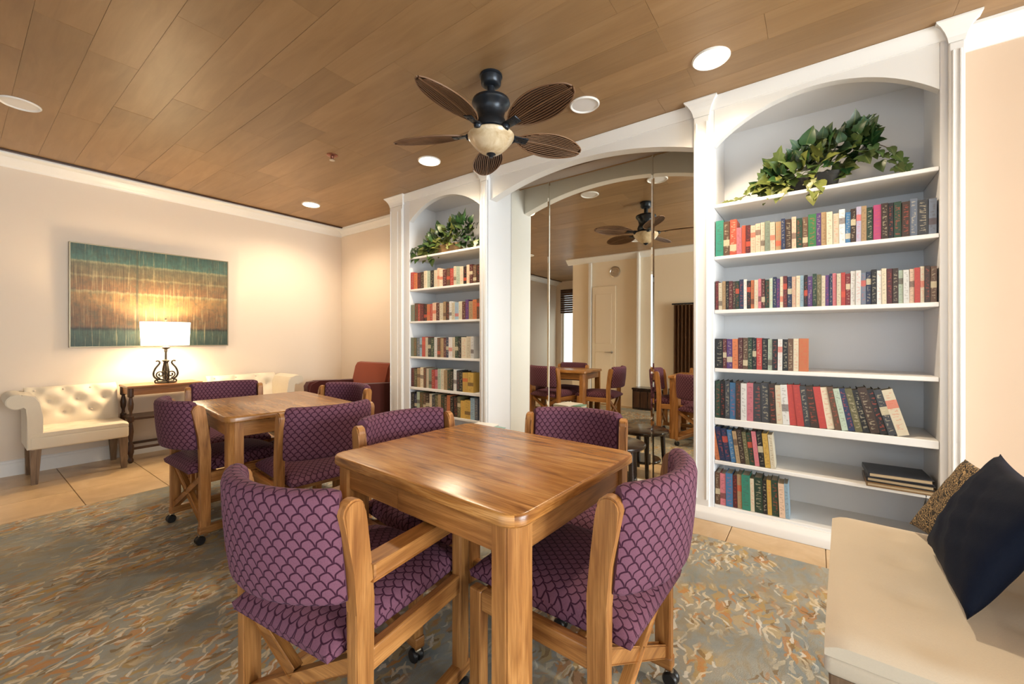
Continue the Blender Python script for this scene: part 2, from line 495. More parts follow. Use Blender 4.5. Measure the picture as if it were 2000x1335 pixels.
def leaf_mat():
    k = NT('ivy_leaf')
    col = k.ocol()
    s = k.sep(k.coord())
    v = k.math('ABSOLUTE', s[0])
    vein = k.math('SUBTRACT', 1.0, k.math('MULTIPLY', v, 30.0, clamp=True), clamp=True)
    nz = k.noise(k.coord(), 9, 3)
    c = k.mix(k.math('MULTIPLY', nz, 0.5), col, (0.012, 0.030, 0.008))
    c = k.mix(k.math('MULTIPLY', vein, 0.35), c, (0.22, 0.26, 0.07))
    return k.set(c, 0.4)
M['leaf'] = leaf_mat()
M['vine'] = plain('vine_stem', (0.06, 0.045, 0.018), 0.7)
M['basket'] = plain('dark_basket', (0.018, 0.016, 0.012), 0.7, bump=0.4, scale=20)
M['basket_tan'] = plain('tan_basket', (0.22, 0.13, 0.055), 0.7, bump=0.4, scale=20)

# ------------------------------------------------------------------ the setting
XL, XR = -5.45, 4.80          # left and right walls
YA = 3.30                     # wall behind the bookcases (alcove at far left)
YR_ = 3.03                    # wall right of the bookcases
YB = -0.60                    # wall behind the camera
YH = -2.90                    # end wall of the hall behind, at left
XH = -3.75

def struct(name, bm, mat, parent=None, smooth=False, grain=None):
    o = finish(name, bm, mat, parent, smooth=smooth, grain=grain)
    if parent is None: o['kind'] = 'structure'
    return o

bm = B(); rb(bm, XL - .15, XR + .15, YH - .15, YA + .15, -0.12, -0.012)
floor = struct('floor', bm, M['grout'])
RUG = (-4.03, 1.15, -0.35, 2.586)
T = 0.458
tile_me = {}
rnd = random.Random(5)
x = XL
ix = 0
while x < 1.9:
    x1 = x + T
    y = YA
    while y > YH + 0.02:
        y0 = max(y - T, YH)
        cx_, cy_ = (x + x1) / 2, (y0 + y) / 2
        hid = x > RUG[0] and x1 < RUG[1] and y0 > RUG[2] and y < RUG[3]
        out = (cy_ < YB - .2 and cx_ > XH + .3)
        if not hid and not out:
            key = (round(x1 - x, 3), round(y - y0, 3))
            if key not in tile_me:
                b = B(); rb(b, -(x1 - x) / 2 + .002, (x1 - x) / 2 - .002, -(y - y0) / 2 + .002, (y - y0) / 2 - .002, -0.012, 0.0, 0.0015, 1)
                o = finish('tile', b, M['tile'], floor, (cx_, cy_, 0)); tile_me[key] = o.data
            else:
                o = bpy.data.objects.new('tile', tile_me[key]); o.location = (cx_, cy_, 0); link(o, floor)
        y = y0
    x = x1

# ceiling planks, running along the bookcase wall
bm = B(); rb(bm, XL - .15, XR + .15, YH - .15, YA + .15, CEIL + .012, CEIL + .14)
ceiling = struct('ceiling', bm, M['plank'])
PW = 0.205
y = YA
rnd = random.Random(11)
while y > YH:
    y0 = max(y - PW, YH)
    x = XL - rnd.random() * 1.1
    while x < 1.9:
        L = rnd.uniform(0.85, 1.55)
        a, b_ = max(x, XL), min(x + L, XR)
        if b_ - a > 0.05 and not (y < YB - .1 and a > XH + .2):
            b = B(); dz = rnd.uniform(0, 0.0015)
            rb(b, -(b_ - a) / 2 + .0003, (b_ - a) / 2 - .0003, -(y - y0) / 2 + .0003, (y - y0) / 2 - .0003, 0.0, 0.012 - dz, 0.0008, 1)
            finish('plank', b, M['plank'], ceiling, ((a + b_) / 2, (y + y0) / 2, CEIL + dz), grain='x')
        x += L
    y = y0

bm = B(); rb(bm, XL - .14, XL, YH, YA, 0, CEIL)
struct('wall_left', bm, M['wall'])
bm = B(); rb(bm, XL - .14, 0.56, YA, YA + .14, 0, CEIL)
struct('wall_alcove', bm, M['wall'])
bm = B(); rb(bm, 0.56, XR + .14, YR_, YR_ + .14, 0, CEIL); rb(bm, .56, .62, YR_ + .14, YA + .14, 0, CEIL)
struct('wall_right_front', bm, M['wall_peach'])
# right wall with an opening added to let in the fill light
def wall_with_hole(name, mat, axis, pos, th, a0, a1, h0, h1, z0, z1):
    bm = B()
    def bx(p, q, zl, zh):
        if axis == 'x': rb(bm, pos, pos + th, p, q, zl, zh)
        else: rb(bm, p, q, pos, pos + th, zl, zh)
    bx(a0, h0, 0, CEIL); bx(h1, a1, 0, CEIL); bx(h0, h1, 0, z0); bx(h0, h1, z1, CEIL)
    return struct(name, bm, mat)
wall_with_hole('wall_right', M['wall_peach'], 'x', XR, .14, YB - .14, YR_, -0.4, 2.8, .15, 2.4)
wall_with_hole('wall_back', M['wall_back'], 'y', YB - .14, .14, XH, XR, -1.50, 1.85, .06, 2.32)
wall_with_hole('wall_hall_end', M['wall'], 'y', YH - .14, .14, XL, XH + .14, -5.3, -3.9, .15, 2.4)
bm = B(); rb(bm, XH, XH + .14, YH, YB - .14, 0, CEIL)
struct('wall_hall_side', bm, M['wall'])

def window(n, axis, pos, a0, a1, z0, z1, mull):
    bm = B(); f = .05
    def bx(p, q, zl, zh, d=.05):
        if axis == 'x': rb(bm, pos - d / 2, pos + d / 2, p, q, zl, zh, .004)
        else: rb(bm, p, q, pos - d / 2, pos + d / 2, zl, zh, .004)
    bx(a0, a1, z0, z0 + f); bx(a0, a1, z1 - f, z1); bx(a0, a0 + f, z0 + f, z1 - f); bx(a1 - f, a1, z0 + f, z1 - f)
    for k in range(1, mull):
        c = a0 + (a1 - a0) * k / mull
        bx(c - f / 2, c + f / 2, z0 + f, z1 - f)
    w = struct('window_%d' % n, bm, M['white_paint'])
    for k in range(mull):
        p, q = a0 + (a1 - a0) * k / mull + .03, a0 + (a1 - a0) * (k + 1) / mull - .03
        b = B()
        if axis == 'x': rb(b, pos - .003, pos + .003, p, q, z0 + .03, z1 - .03)
        else: rb(b, p, q, pos - .003, pos + .003, z0 + .03, z1 - .03)
        finish('pane', b, M['glass'], w)
window(1, 'y', YB - .07, -1.50, 1.85, .06, 2.32, 3)
window(2, 'x', XR + .07, -0.4, 2.8, .15, 2.4, 2)  # unseen window, added in front of the right-hand fill light
window(3, 'y', YH - .07, -5.3, -3.9, .15, 2.4, 1)

# crown mouldings (cove profile) and baseboards
def crown(n, axis, wallpos, sign, a0, a1, dep=.10, hgt=.095):
    """sign: direction away from the wall"""
    pts = [(0, 0), (.010, 0), (.016, .012), (.030, .022), (.058, .040), (.080, .066), (dep - .012, .072), (dep, .080), (dep, hgt), (0, hgt)]
    pp = [(wallpos + sign * a, CEIL - hgt + b) for a, b in pts]
    bm = B(); prism(bm, pp, 'y' if axis == 'y' else 'x', a0, a1)
    return struct('trim_%d' % n, bm, M['white_paint'], smooth=True)
crown(1, 'y', XL, 1, YH, YA, .14, .105)                 # along the left wall
crown(2, 'x', YA, -1, XL, -3.80, .085)             # alcove
crown(3, 'x', YR_, -1, 0.58, XR)             # right of the bookcases
crown(4, 'x', YB, 1, XH - .1, -2.47)
crown(5, 'x', YB, 1, -2.43, XR)
crown(6, 'y', XR, -1, YB, YR_)
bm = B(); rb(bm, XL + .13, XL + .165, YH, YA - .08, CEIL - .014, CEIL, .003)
struct('trim_10', bm, M['dark_wood'])  # dark strip standing in for the shadow line between ceiling and crown
def baseboard(name, axis, wallpos, sign, a0, a1, h=.13):
    pts = [(0, 0), (.018, 0), (.018, h - .03), (.012, h - .018), (.012, h - .008), (.004, h), (0, h)]
    pp = [(wallpos + sign * a, b) for a, b in pts]
    bm = B(); prism(bm, pp, 'y' if axis == 'y' else 'x', a0, a1)
    return struct(name, bm, M['white_paint'])
baseboard('baseboard_left', 'y', XL, 1, YH, YA)
baseboard('baseboard_alcove', 'x', YA, -1, XL + .02, -3.80)
baseboard('baseboard_right_front', 'x', YR_, -1, 0.60, XR)
baseboard('baseboard_back', 'x', YB, 1, -2.45, -1.5)
baseboard('baseboard_right', 'y', XR, -1, YB + .02, YR_ - .02)

# narrow door in the back wall (seen in the mirror), vertical white trims
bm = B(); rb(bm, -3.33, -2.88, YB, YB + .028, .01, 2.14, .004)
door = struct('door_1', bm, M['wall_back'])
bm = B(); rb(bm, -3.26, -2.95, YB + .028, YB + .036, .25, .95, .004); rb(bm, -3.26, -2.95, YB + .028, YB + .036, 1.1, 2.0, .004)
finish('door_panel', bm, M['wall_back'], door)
bm = B(); lathe(bm, [(.026, 0), (.026, .008), (.012, .012), (.012, .05)], 14)
bmesh.ops.rotate(bm, verts=bm.verts, matrix=Matrix.Rotation(R(-90), 3, 'X'))
rb(bm, -.115, .012, .038, .056, -.010, .010, .004)
finish('door_handle', bm, M['chrome'], door, (-2.945, YB + .028, .95), smooth=True)
bm = B(); rb(bm, -3.40, -3.345, YB, YB + .05, 0, CEIL - .095, .006)
struct('trim_7', bm, M['white_paint'])
bm = B(); rb(bm, -2.47, -2.43, YB, YB + .10, 0, CEIL, .006)
struct('trim_8', bm, M['white_paint'])
# round ceiling-speaker grille on the back wall
bm = B(); lathe(bm, [(.10, 0), (.10, .012), (.085, .016), (.080, .010), (.055, .010), (.052, .016), (.040, .016), (.036, .010), (0, .010)], 28)
bmesh.ops.rotate(bm, verts=bm.verts, matrix=Matrix.Rotation(R(-90), 3, 'X'))
tag(finish('wall_vent', bm, M['chrome'], None, (-2.90, YB, 2.39), smooth=True), 'round cream vent on wall above narrow door in mirror', 'vent')

# arched built-in fronts ------------------------------------------------------------
def arc_pts(x0, x1, zs, za, n=28):
    h = (x1 - x0) / 2; r = za - zs
    rad = (h * h + r * r) / (2 * r); cz = za - rad; cx_ = (x0 + x1) / 2
    a = math.asin(min(1, h / rad))
    return [(cx_ + rad * math.sin(-a + 2 * a * k / n), cz + rad * math.cos(-a + 2 * a * k / n)) for k in range(n + 1)]

def arch_panel(bm, x0, x1, zs, za, ztop, y0, y1, n=28):
    arc = arc_pts(x0, x1, zs, za, n)
    for (xa, za_), (xb, zb_) in zip(arc, arc[1:]):
        prism(bm, [(xa, za_), (xb, zb_), (xb, ztop), (xa, ztop)], 'y', y0, y1)
    bmesh.ops.remove_doubles(bm, verts=bm.verts, dist=1e-5)
    # drop the coincident inner walls between segments
    seen = {}
    kill = []
    for f in bm.faces:
        key = tuple(sorted(v.index for v in f.verts))
    bm.verts.index_update()
    for f in bm.faces:
        key = tuple(sorted(v.index for v in f.verts))
        if key in seen: kill += [f, seen[key]]
        else: seen[key] = f
    bmesh.ops.delete(bm, geom=list(set(kill)), context='FACES_ONLY')

def frustum(bm, x0, x1, y0, y1, z0, X0, X1, Y0, Y1, z1):
    """cove-like flare from a lower rectangle to an upper one"""
    steps = [(0, 0), (.25, .10), (.5, .30), (.75, .62), (.9, .92), (.92, 1.0), (1.0, 1.0)]
    rings = []
    for t, s_ in steps:
        z = z0 + (z1 - z0) * t
        L = lambda a, b: a + (b - a) * s_
        rings.append([bm.verts.new(p) for p in ((L(x0, X0), L(y0, Y0), z), (L(x1, X1), L(y0, Y0), z), (L(x1, X1), L(y1, Y1), z), (L(x0, X0), L(y1, Y1), z))])
    bm.faces.new(rings[0][::-1]); bm.faces.new(rings[-1])
    for a, b in zip(rings, rings[1:]):
        for i in range(4): bm.faces.new((a[i], a[(i + 1) % 4], b[(i + 1) % 4], b[i]))

YF, YP, YM = 2.89, 2.872, 2.92     # bookcase face, pilaster face, mirror-arch face
YBK = 3.27                         # case backs

def bookcase(label, ox0, ox1, px0, px1, zs, za, shelves, lpil, rpil):
    """opening ox0..ox1, overall px0..px1; pilaster rectangles lpil, rpil (x0, x1)"""
    t = empty('bookcase', ((ox0 + ox1) / 2, YF, 0), 0, label, 'bookcase', 'arched white bookcases beside the mirror')
    ax, ay = (ox0 + ox1) / 2, YF
    def fin(name, bm, mat=M['white_paint'], smooth=False):
        bmesh.ops.translate(bm, verts=bm.verts, vec=(-ax, -ay, 0))
        return finish(name, bm, mat, t, smooth=smooth)
    b = B(); rb(b, ox0 - .02, ox1 + .02, YBK, YBK + .02, .06, CEIL); fin('back_panel', b, M['case_paint'])
    for s0, s1 in ((px0, ox0), (ox1, px1)):
        b = B(); rb(b, s0 + .001, s1 - .001, YF, YBK, 0, CEIL - .001, .003); fin('side_panel', b, M['case_paint'])
    b = B(); arch_panel(b, ox0, ox1, zs, za, CEIL - .001, YF, YF + .05); fin('arch', b)
    b = B(); rb(b, ox0, ox1, YF + .05, YBK, za + .015, za + .035); fin('top_panel', b, M['case_paint'])
    for i, (z, th) in enumerate(shelves):
        b = B(); rb(b, ox0, ox1, YF + .004, YBK, z - th, z, .004); fin('shelf', b)
    b = B(); rb(b, ox0, ox1, YF + .002, YBK, 0, .095, .003); fin('bottom', b)
    # pilasters with raised fillets and flared capitals
    for k, (a, c) in enumerate((lpil, rpil)):
        b = B(); rb(b, a, c, YP, YF, 0, CEIL - .10, .006)
        n = max(2, int((c - a) / .03))
        rb(b, a + .012, a + .020, YP - .006, YP + .002, .12, CEIL - .14, .002)
        rb(b, c - .020, c - .012, YP - .006, YP + .002, .12, CEIL - .14, .002)
        if c - a > .1: rb(b, (a + c) / 2 - .03, (a + c) / 2 + .03, YP - .004, YP + .002, .14, CEIL - .16, .002)
        pil = fin('pilaster', b)
        b = B(); frustum(b, a, c, YP, YF, CEIL - .10, a - .05, c + .05, YP - .045, YF, CEIL - .001)
        bmesh.ops.translate(b, verts=b.verts, vec=(-ax, -ay, 0))
        finish('capital', b, M['white_paint'], pil)
    # crown strip over the arch
    b = B()
    pp = [(YF, CEIL - .075), (YF - .006, CEIL - .073), (YF - .012, CEIL - .05), (YF - .030, CEIL - .022), (YF - .034, CEIL - .001), (YF, CEIL - .001)]
    prism(b, pp, 'x', lpil[1] - .001, rpil[0] + .001); fin('crown', b, smooth=True)
    # plinth with rounded cap
    b = B()
    pp = [(YF + .002, 0), (YP - .028, 0), (YP - .028, .042), (YP - .022, .055), (YP - .010, .062), (YP - .004, .075), (YP - .001, .078), (YF + .002, .078)]
    prism(b, pp, 'x', px0 - .015, px1 + .015); fin('plinth', b, smooth=True)
    return t
SH_R = [(2.010, .022), (1.678, .022), (1.337, .024), (0.965, .024), (0.648, .042), (0.377, .022)]
SH_L = [(2.010, .022), (1.672, .022), (1.333, .022), (0.962, .022), (0.640, .028), (0.386, .022)]
bookcase('tall white arched bookcase with six shelves at right of mirror', -0.520, 0.495, -0.645, 0.582, 2.385, 2.585, SH_R, (-0.640, -0.545), (0.523, 0.580))
bookcase('tall white arched bookcase at left of mirror beside rust armchair', -3.480, -2.500, -3.800, -2.392, 2.392, 2.570, SH_L, (-3.790, -3.575), (-2.470, -2.400))

# arched front over the mirror
bm = B(); arch_panel(bm, -2.392, -0.645, 2.42, 2.565, CEIL - .001, YM, YM + .09, 36)
am = struct('wall_mirror_arch', bm, M['white_paint'])
bm = B()
pp = [(YM, CEIL - .075), (YM - .006, CEIL - .073), (YM - .012, CEIL - .05), (YM - .030, CEIL - .022), (YM - .034, CEIL - .001), (YM, CEIL - .001)]
prism(bm, pp, 'x', -2.388, -0.650)
struct('trim_9', bm, M['white_paint'], smooth=True)
bm = B()
pp = [(3.225, 0), (3.205, 0), (3.205, .03), (3.215, .04), (3.225, .04)]
prism(bm, pp, 'x', -2.392, -0.645)
struct('baseboard_mirror', bm, M['white_paint'])
# mirror: three bevelled panels leaning back a fraction of a degree
mir = empty('mirror', (-1.52, 3.222, .04), 0, 'tall arched wall mirror with two vertical seams between the bookcases', 'mirror')
mir.rotation_euler = (R(-0.36), 0, 0)
for a, c in ((-2.390, -1.962), (-1.960, -1.019), (-1.017, -0.647)):
    b = B()
    w, h, e, g = c - a, 2.545, .012, .0022
    o_ = [(0, g, 0), (w, g, 0), (w, g, h), (0, g, h)]
    i_ = [(e, 0, e), (w - e, 0, e), (w - e, 0, h - e), (e, 0, h - e)]
    k_ = [(0, .012, 0), (w, .012, 0), (w, .012, h), (0, .012, h)]
    vo = [b.verts.new(p) for p in o_]; vi = [b.verts.new(p) for p in i_]; vk = [b.verts.new(p) for p in k_]
    b.faces.new(vi)
    for k in range(4):
        b.faces.new((vo[k], vo[(k + 1) % 4], vi[(k + 1) % 4], vi[k]))
        b.faces.new((vk[k], vk[(k + 1) % 4], vo[(k + 1) % 4], vo[k]))
    b.faces.new(vk[::-1])
    finish('mirror_panel', b, M['mirror'], mir, (a + 1.52, 0, 0))

# ------------------------------------------------------------------ downlights
def downlight(x, y, lit, label, r=.082):
    t = empty('recessed_downlight', (x, y, CEIL), 0, label, 'ceiling light', 'recessed downlights')
    b = B(); lathe(b, [(r * 1.0, .012), (r * 1.0, -.002), (r * 1.04, -.008), (r * 1.1, -.010), (r * 1.18, -.004), (r * 1.18, .0)], 32, cap=False)
    finish('trim_ring', b, M['white_paint'], t, smooth=True)
    b = B(); lathe(b, [(0, -.004), (r * .5, -.0045), (r * 1.0, -.002), (r * 1.0, .004), (0, .004)], 28)
    finish('lens', b, M['lamp_on'] if lit else M['lamp_off'], t, smooth=True)
    if lit:
        l = bpy.data.lights.new('downlight_lamp', 'SPOT')
        l.energy = lit; l.color = (1.0, 0.80, 0.56); l.spot_size = R(150); l.spot_blend = 0.75; l.shadow_soft_size = .06
        o = bpy.data.objects.new('downlight_lamp', l); o.location = (0, 0, -.03); link(o, t)
    return t
downlight(-4.67, 2.45, 38, 'lit recessed ceiling downlight nearest the left wall corner')
downlight(-2.69, 2.45, 38, 'lit recessed ceiling downlight in front of the left bookcase')
downlight(-0.46, 2.466, 42, 'lit recessed ceiling downlight in front of the right bookcase')
downlight(-1.22, 2.464, 0, 'unlit recessed ceiling downlight right of the fan')
downlight(-1.93, 2.46, 0, 'unlit recessed ceiling downlight hidden behind the fan, seen in mirror')
downlight(-4.19, 0.265, 0, 'unlit recessed ceiling downlight at the left edge of the ceiling')
downlight(-2.20, 0.27, 0, 'unlit recessed ceiling downlight behind the camera seen in mirror')
dl = downlight(1.18, 2.84, 0, 'wall-washing recessed ceiling downlight above the cream settee at right')
l = bpy.data.lights.new('wall_wash_lamp', 'SPOT'); l.energy = 3.2; l.color = (1.0, 0.66, 0.36); l.spot_size = R(62); l.spot_blend = 0.12; l.shadow_soft_size = .03
o = bpy.data.objects.new('wall_wash_lamp', l); o.location = (0, 0, -.02); link(o, dl)
# sprinkler head
t = empty('sprinkler_head', (-3.265, 1.893, CEIL), 0, 'small copper sprinkler head on plank ceiling left of the fan', 'sprinkler')
b = B(); lathe(b, [(.045, 0), (.045, -.004), (.030, -.010), (.014, -.012), (.012, -.030), (0, -.030)], 20)
finish('escutcheon', b, plain('copper', (0.30, 0.12, 0.08), 0.35, 0.7), t, smooth=True)
b = B(); lathe(b, [(0, -.046), (.022, -.044), (.022, -.041), (0, -.040)], 12); rb(b, -.012, -.009, -.002, .002, -.043, -.028); rb(b, .009, .012, -.002, .002, -.043, -.028)
finish('deflector', b, M['chrome'], t)

# ------------------------------------------------------------------ ceiling fan
fan = empty('ceiling_fan', (-1.526, 1.868, CEIL), 0, 'dark bronze ceiling fan with five leaf-shaped ribbed blades and bowl light', 'ceiling fan')
b = B(); lathe(b, [(.066, 0), (.067, -.010), (.060, -.014), (.058, -.052), (.048, -.062), (.034, -.068)], 28)
finish('canopy', b, M['bronze'], fan, smooth=True)
b = B(); lathe(b, [(.022, -.060), (.022, -.120), (.040, -.126), (.044, -.135)], 20)
finish('downrod', b, M['bronze'], fan, smooth=True)
b = B(); lathe(b, [(.035, -.128), (.080, -.136), (.108, -.150), (.112, -.166), (.104, -.180), (.088, -.192), (.080, -.220), (.076, -.250), (.086, -.268), (.094, -.290), (.090, -.318), (.080, -.326)], 36)
finish('motor_housing', b, M['bronze'], fan, smooth=True)
b = B(); lathe(b, [(.078, -.326), (.098, -.330), (.100, -.344), (.088, -.350)], 32)
finish('light_fitter', b, M['bronze'], fan, smooth=True)
b = B(); lathe(b, [(.092, -.338), (.128, -.346), (.136, -.354), (.134, -.366), (.122, -.386), (.098, -.414), (.070, -.440), (.046, -.454), (.018, -.460), (0, -.460)], 40)
bowl = finish('light_bowl', b, M['bowl'], fan, smooth=True)
b = B(); lathe(b, [(.0, -.480), (.010, -.478), (.016, -.470), (.028, -.462), (.024, -.454), (0, -.452)], 18)
finish('finial', b, M['bronze'], fan, smooth=True)
ZB = 2.354 - CEIL
# leaf blade mesh along +x
def blade_half(t):   # half width at t in 0..1
    return 0.010 + 0.092 * (math.sin(PI * min(1, t) ** 1.05) ** 0.62) if 0 < t < 1 else 0.006
nb, nw = 22, 8
b = B(); grid = []
for i in range(nb + 1):
    t_ = i / nb; row = []
    for j in range(nw + 1):
        s_ = -1 + 2 * j / nw
        row.append(b.verts.new((0.165 + 0.447 * t_, s_ * blade_half(t_), 0.010 * (1 - s_ * s_) * math.sin(PI * t_))))
    grid.append(row)
for i in range(nb):
    for j in range(nw):
        b.faces.new((grid[i][j], grid[i + 1][j], grid[i + 1][j + 1], grid[i][j + 1]))
ext = bmesh.ops.solidify(b, geom=list(b.faces), thickness=0.006)
me_proto = finish('blade', b, M['blade'], fan, grain='x', smooth=True)
b = B()
for j in range(-6, 7):
    if j == 0: continue
    s_ = j / 7.0
    pts_ = []
    for i in range(1, 20):
        t_ = i / 20
        hw = blade_half(t_)
        yy = s_ * 0.102 * (0.55 + 0.45 * math.sin(PI * t_))
        if abs(yy) < hw - .003: pts_.append((0.165 + 0.447 * t_, yy, 0.010 * (1 - (yy / hw) ** 2) * math.sin(PI * t_) - .0065))
    if len(pts_) > 2: tube(b, pts_, 0.0022, 5)
edge = [(0.165 + 0.447 * i / 40, blade_half(i / 40), -.003) for i in range(41)]
tube(b, edge, .004, 5); tube(b, [(x_, -y_, z_) for x_, y_, z_ in edge], .004, 5)
tube(b, [(0.165 + 0.44 * i / 12, 0, .010 * math.sin(PI * i / 12) - .007) for i in range(13)], .004, 5)
rib_proto = finish('ribs', b, M['blade_rib'], me_proto, grain='x', smooth=True); rib_proto['kind'] = 'stuff'
b = B(); rb(b, .085, .150, -.018, .018, -.012, .006, .005); rb(b, .140, .235, -.026, .026, -.010, -.002, .004)
lathe(b, [(0, -.030), (.020, -.026), (.026, -.012), (.022, 0)], 14, (.130, 0, 0)); lathe(b, [(0, -.014), (.006, -.013), (.006, -.008)], 8, (.205, .014, 0)); lathe(b, [(0, -.014), (.006, -.013), (.006, -.008)], 8, (.205, -.014, 0))
iron_proto = finish('blade_arm', b, M['bronze'], fan, smooth=True)
for k in range(5):
    a = R(60.5 + 72 * k)
    if k == 0: bl, ir, ri = me_proto, iron_proto, rib_proto
    else:
        bl = me_proto.copy(); link(bl, fan); ri = rib_proto.copy(); link(ri, bl); ir = iron_proto.copy(); link(ir, fan)
    bl.location = (0, 0, ZB); bl.rotation_euler = Matrix.Rotation(a, 3, 'Z').to_4x4().to_euler()
    mm = (Matrix.Rotation(a, 3, 'Z') @ Matrix.Rotation(R(-14), 3, 'X')).to_euler()
    bl.rotation_euler = mm
    ir.location = (0, 0, ZB); ir.rotation_euler = mm

# ------------------------------------------------------------------ rug
bm = B(); prism(bm, [(RUG[0], RUG[2]), (RUG[1], RUG[2]), (RUG[1], RUG[3]), (RUG[0], RUG[3])], 'z', 0.0005, 0.011)
tag(finish('area_rug', bm, M['rug']), 'large grey area rug with orange and cream brushstroke pattern under the tables', 'rug')

# ------------------------------------------------------------------ tables
FL = 0.0115     # rug surface
def table(name, loc, rz, w, d, label, H=0.74):
    t = empty(name, (loc[0], loc[1], FL), rz, label, 'table', 'square oak game tables')
    H -= FL
    b = B()
    top = rrect(w, d, .055, 8)
    inn = rrect(w - .012, d - .012, .049, 8)
    prof = [(inn, H - .034), (top, H - .028), (top, H - .008), (rrect(w - .006, d - .006, .052, 8), H - .002), (rrect(w - .016, d - .016, .047, 8), H)]
    rings = [[b.verts.new((p[0], p[1], z)) for p in pl] for pl, z in prof]
    b.faces.new(rings[0][::-1]); b.faces.new(rings[-1])
    n = len(top)
    for q, s_ in zip(rings, rings[1:]):
        for i in range(n): b.faces.new((q[i], q[(i + 1) % n], s_[(i + 1) % n], s_[i]))
    finish('tabletop', b, M['oak_top'], t, smooth=True, grain='x')
    ins, th, z0, z1 = .030, .022, H - .115, H - .034
    lw = .072
    hx, hy = w / 2 - ins, d / 2 - ins
    for sx, sy, ax in ((0, -1, 'x'), (0, 1, 'x'), (1, 0, 'y'), (-1, 0, 'y')):
        if ax == 'x':
            y_ = sy * (hy - th / 2)
            if sy < 0:      # front apron is split by a drawer joint
                b = B(); rb(b, -hx + lw - .02, -.06, y_ - th / 2, y_ + th / 2, z0, z1, .003); finish('apron', b, M['oak'], t)
                b = B(); rb(b, -.057, hx - lw + .02, y_ - th / 2 - .003, y_ + th / 2, z0, z1, .003); finish('drawer_front', b, M['oak'], t)
            else:
                b = B(); rb(b, -hx + lw - .02, hx - lw + .02, y_ - th / 2, y_ + th / 2, z0, z1, .003); finish('apron', b, M['oak'], t)
        else:
            x_ = sx * (hx - th / 2)
            b = B(); rb(b, x_ - th / 2, x_ + th / 2, -hy + lw - .02, hy - lw + .02, z0, z1, .003); finish('apron', b, M['oak'], t)
    for sx in (-1, 1):
        for sy in (-1, 1):
            # square leg with its outer corner clipped and grooved
            X, Y = sx * (hx + .012), sy * (hy + .012)
            c = .022; g = .004
            o_ = [(0, -lw), (0, -c - g * 2), (-g, -c - g), (-g * .5, -c), (-c, -g * .5), (-c - g, -g), (-c - 2 * g, 0), (-lw, 0), (-lw, -lw)]
            pts_ = [(X + sx * p[0], Y + sy * p[1]) for p in o_]
            b = B(); prism(b, pts_, 'z', 0, H - .034)
            finish('leg', b, M['oak'], t, grain='z')
    return t
table('game_table', (-0.972, 1.150, 0), R(-2.4), .86, .72, 'square oak game table nearest the camera with polished top')
table('game_table', (-2.875, 1.250, 0), R(-6), .86, .72, 'square oak game table farther away near the cream settees')

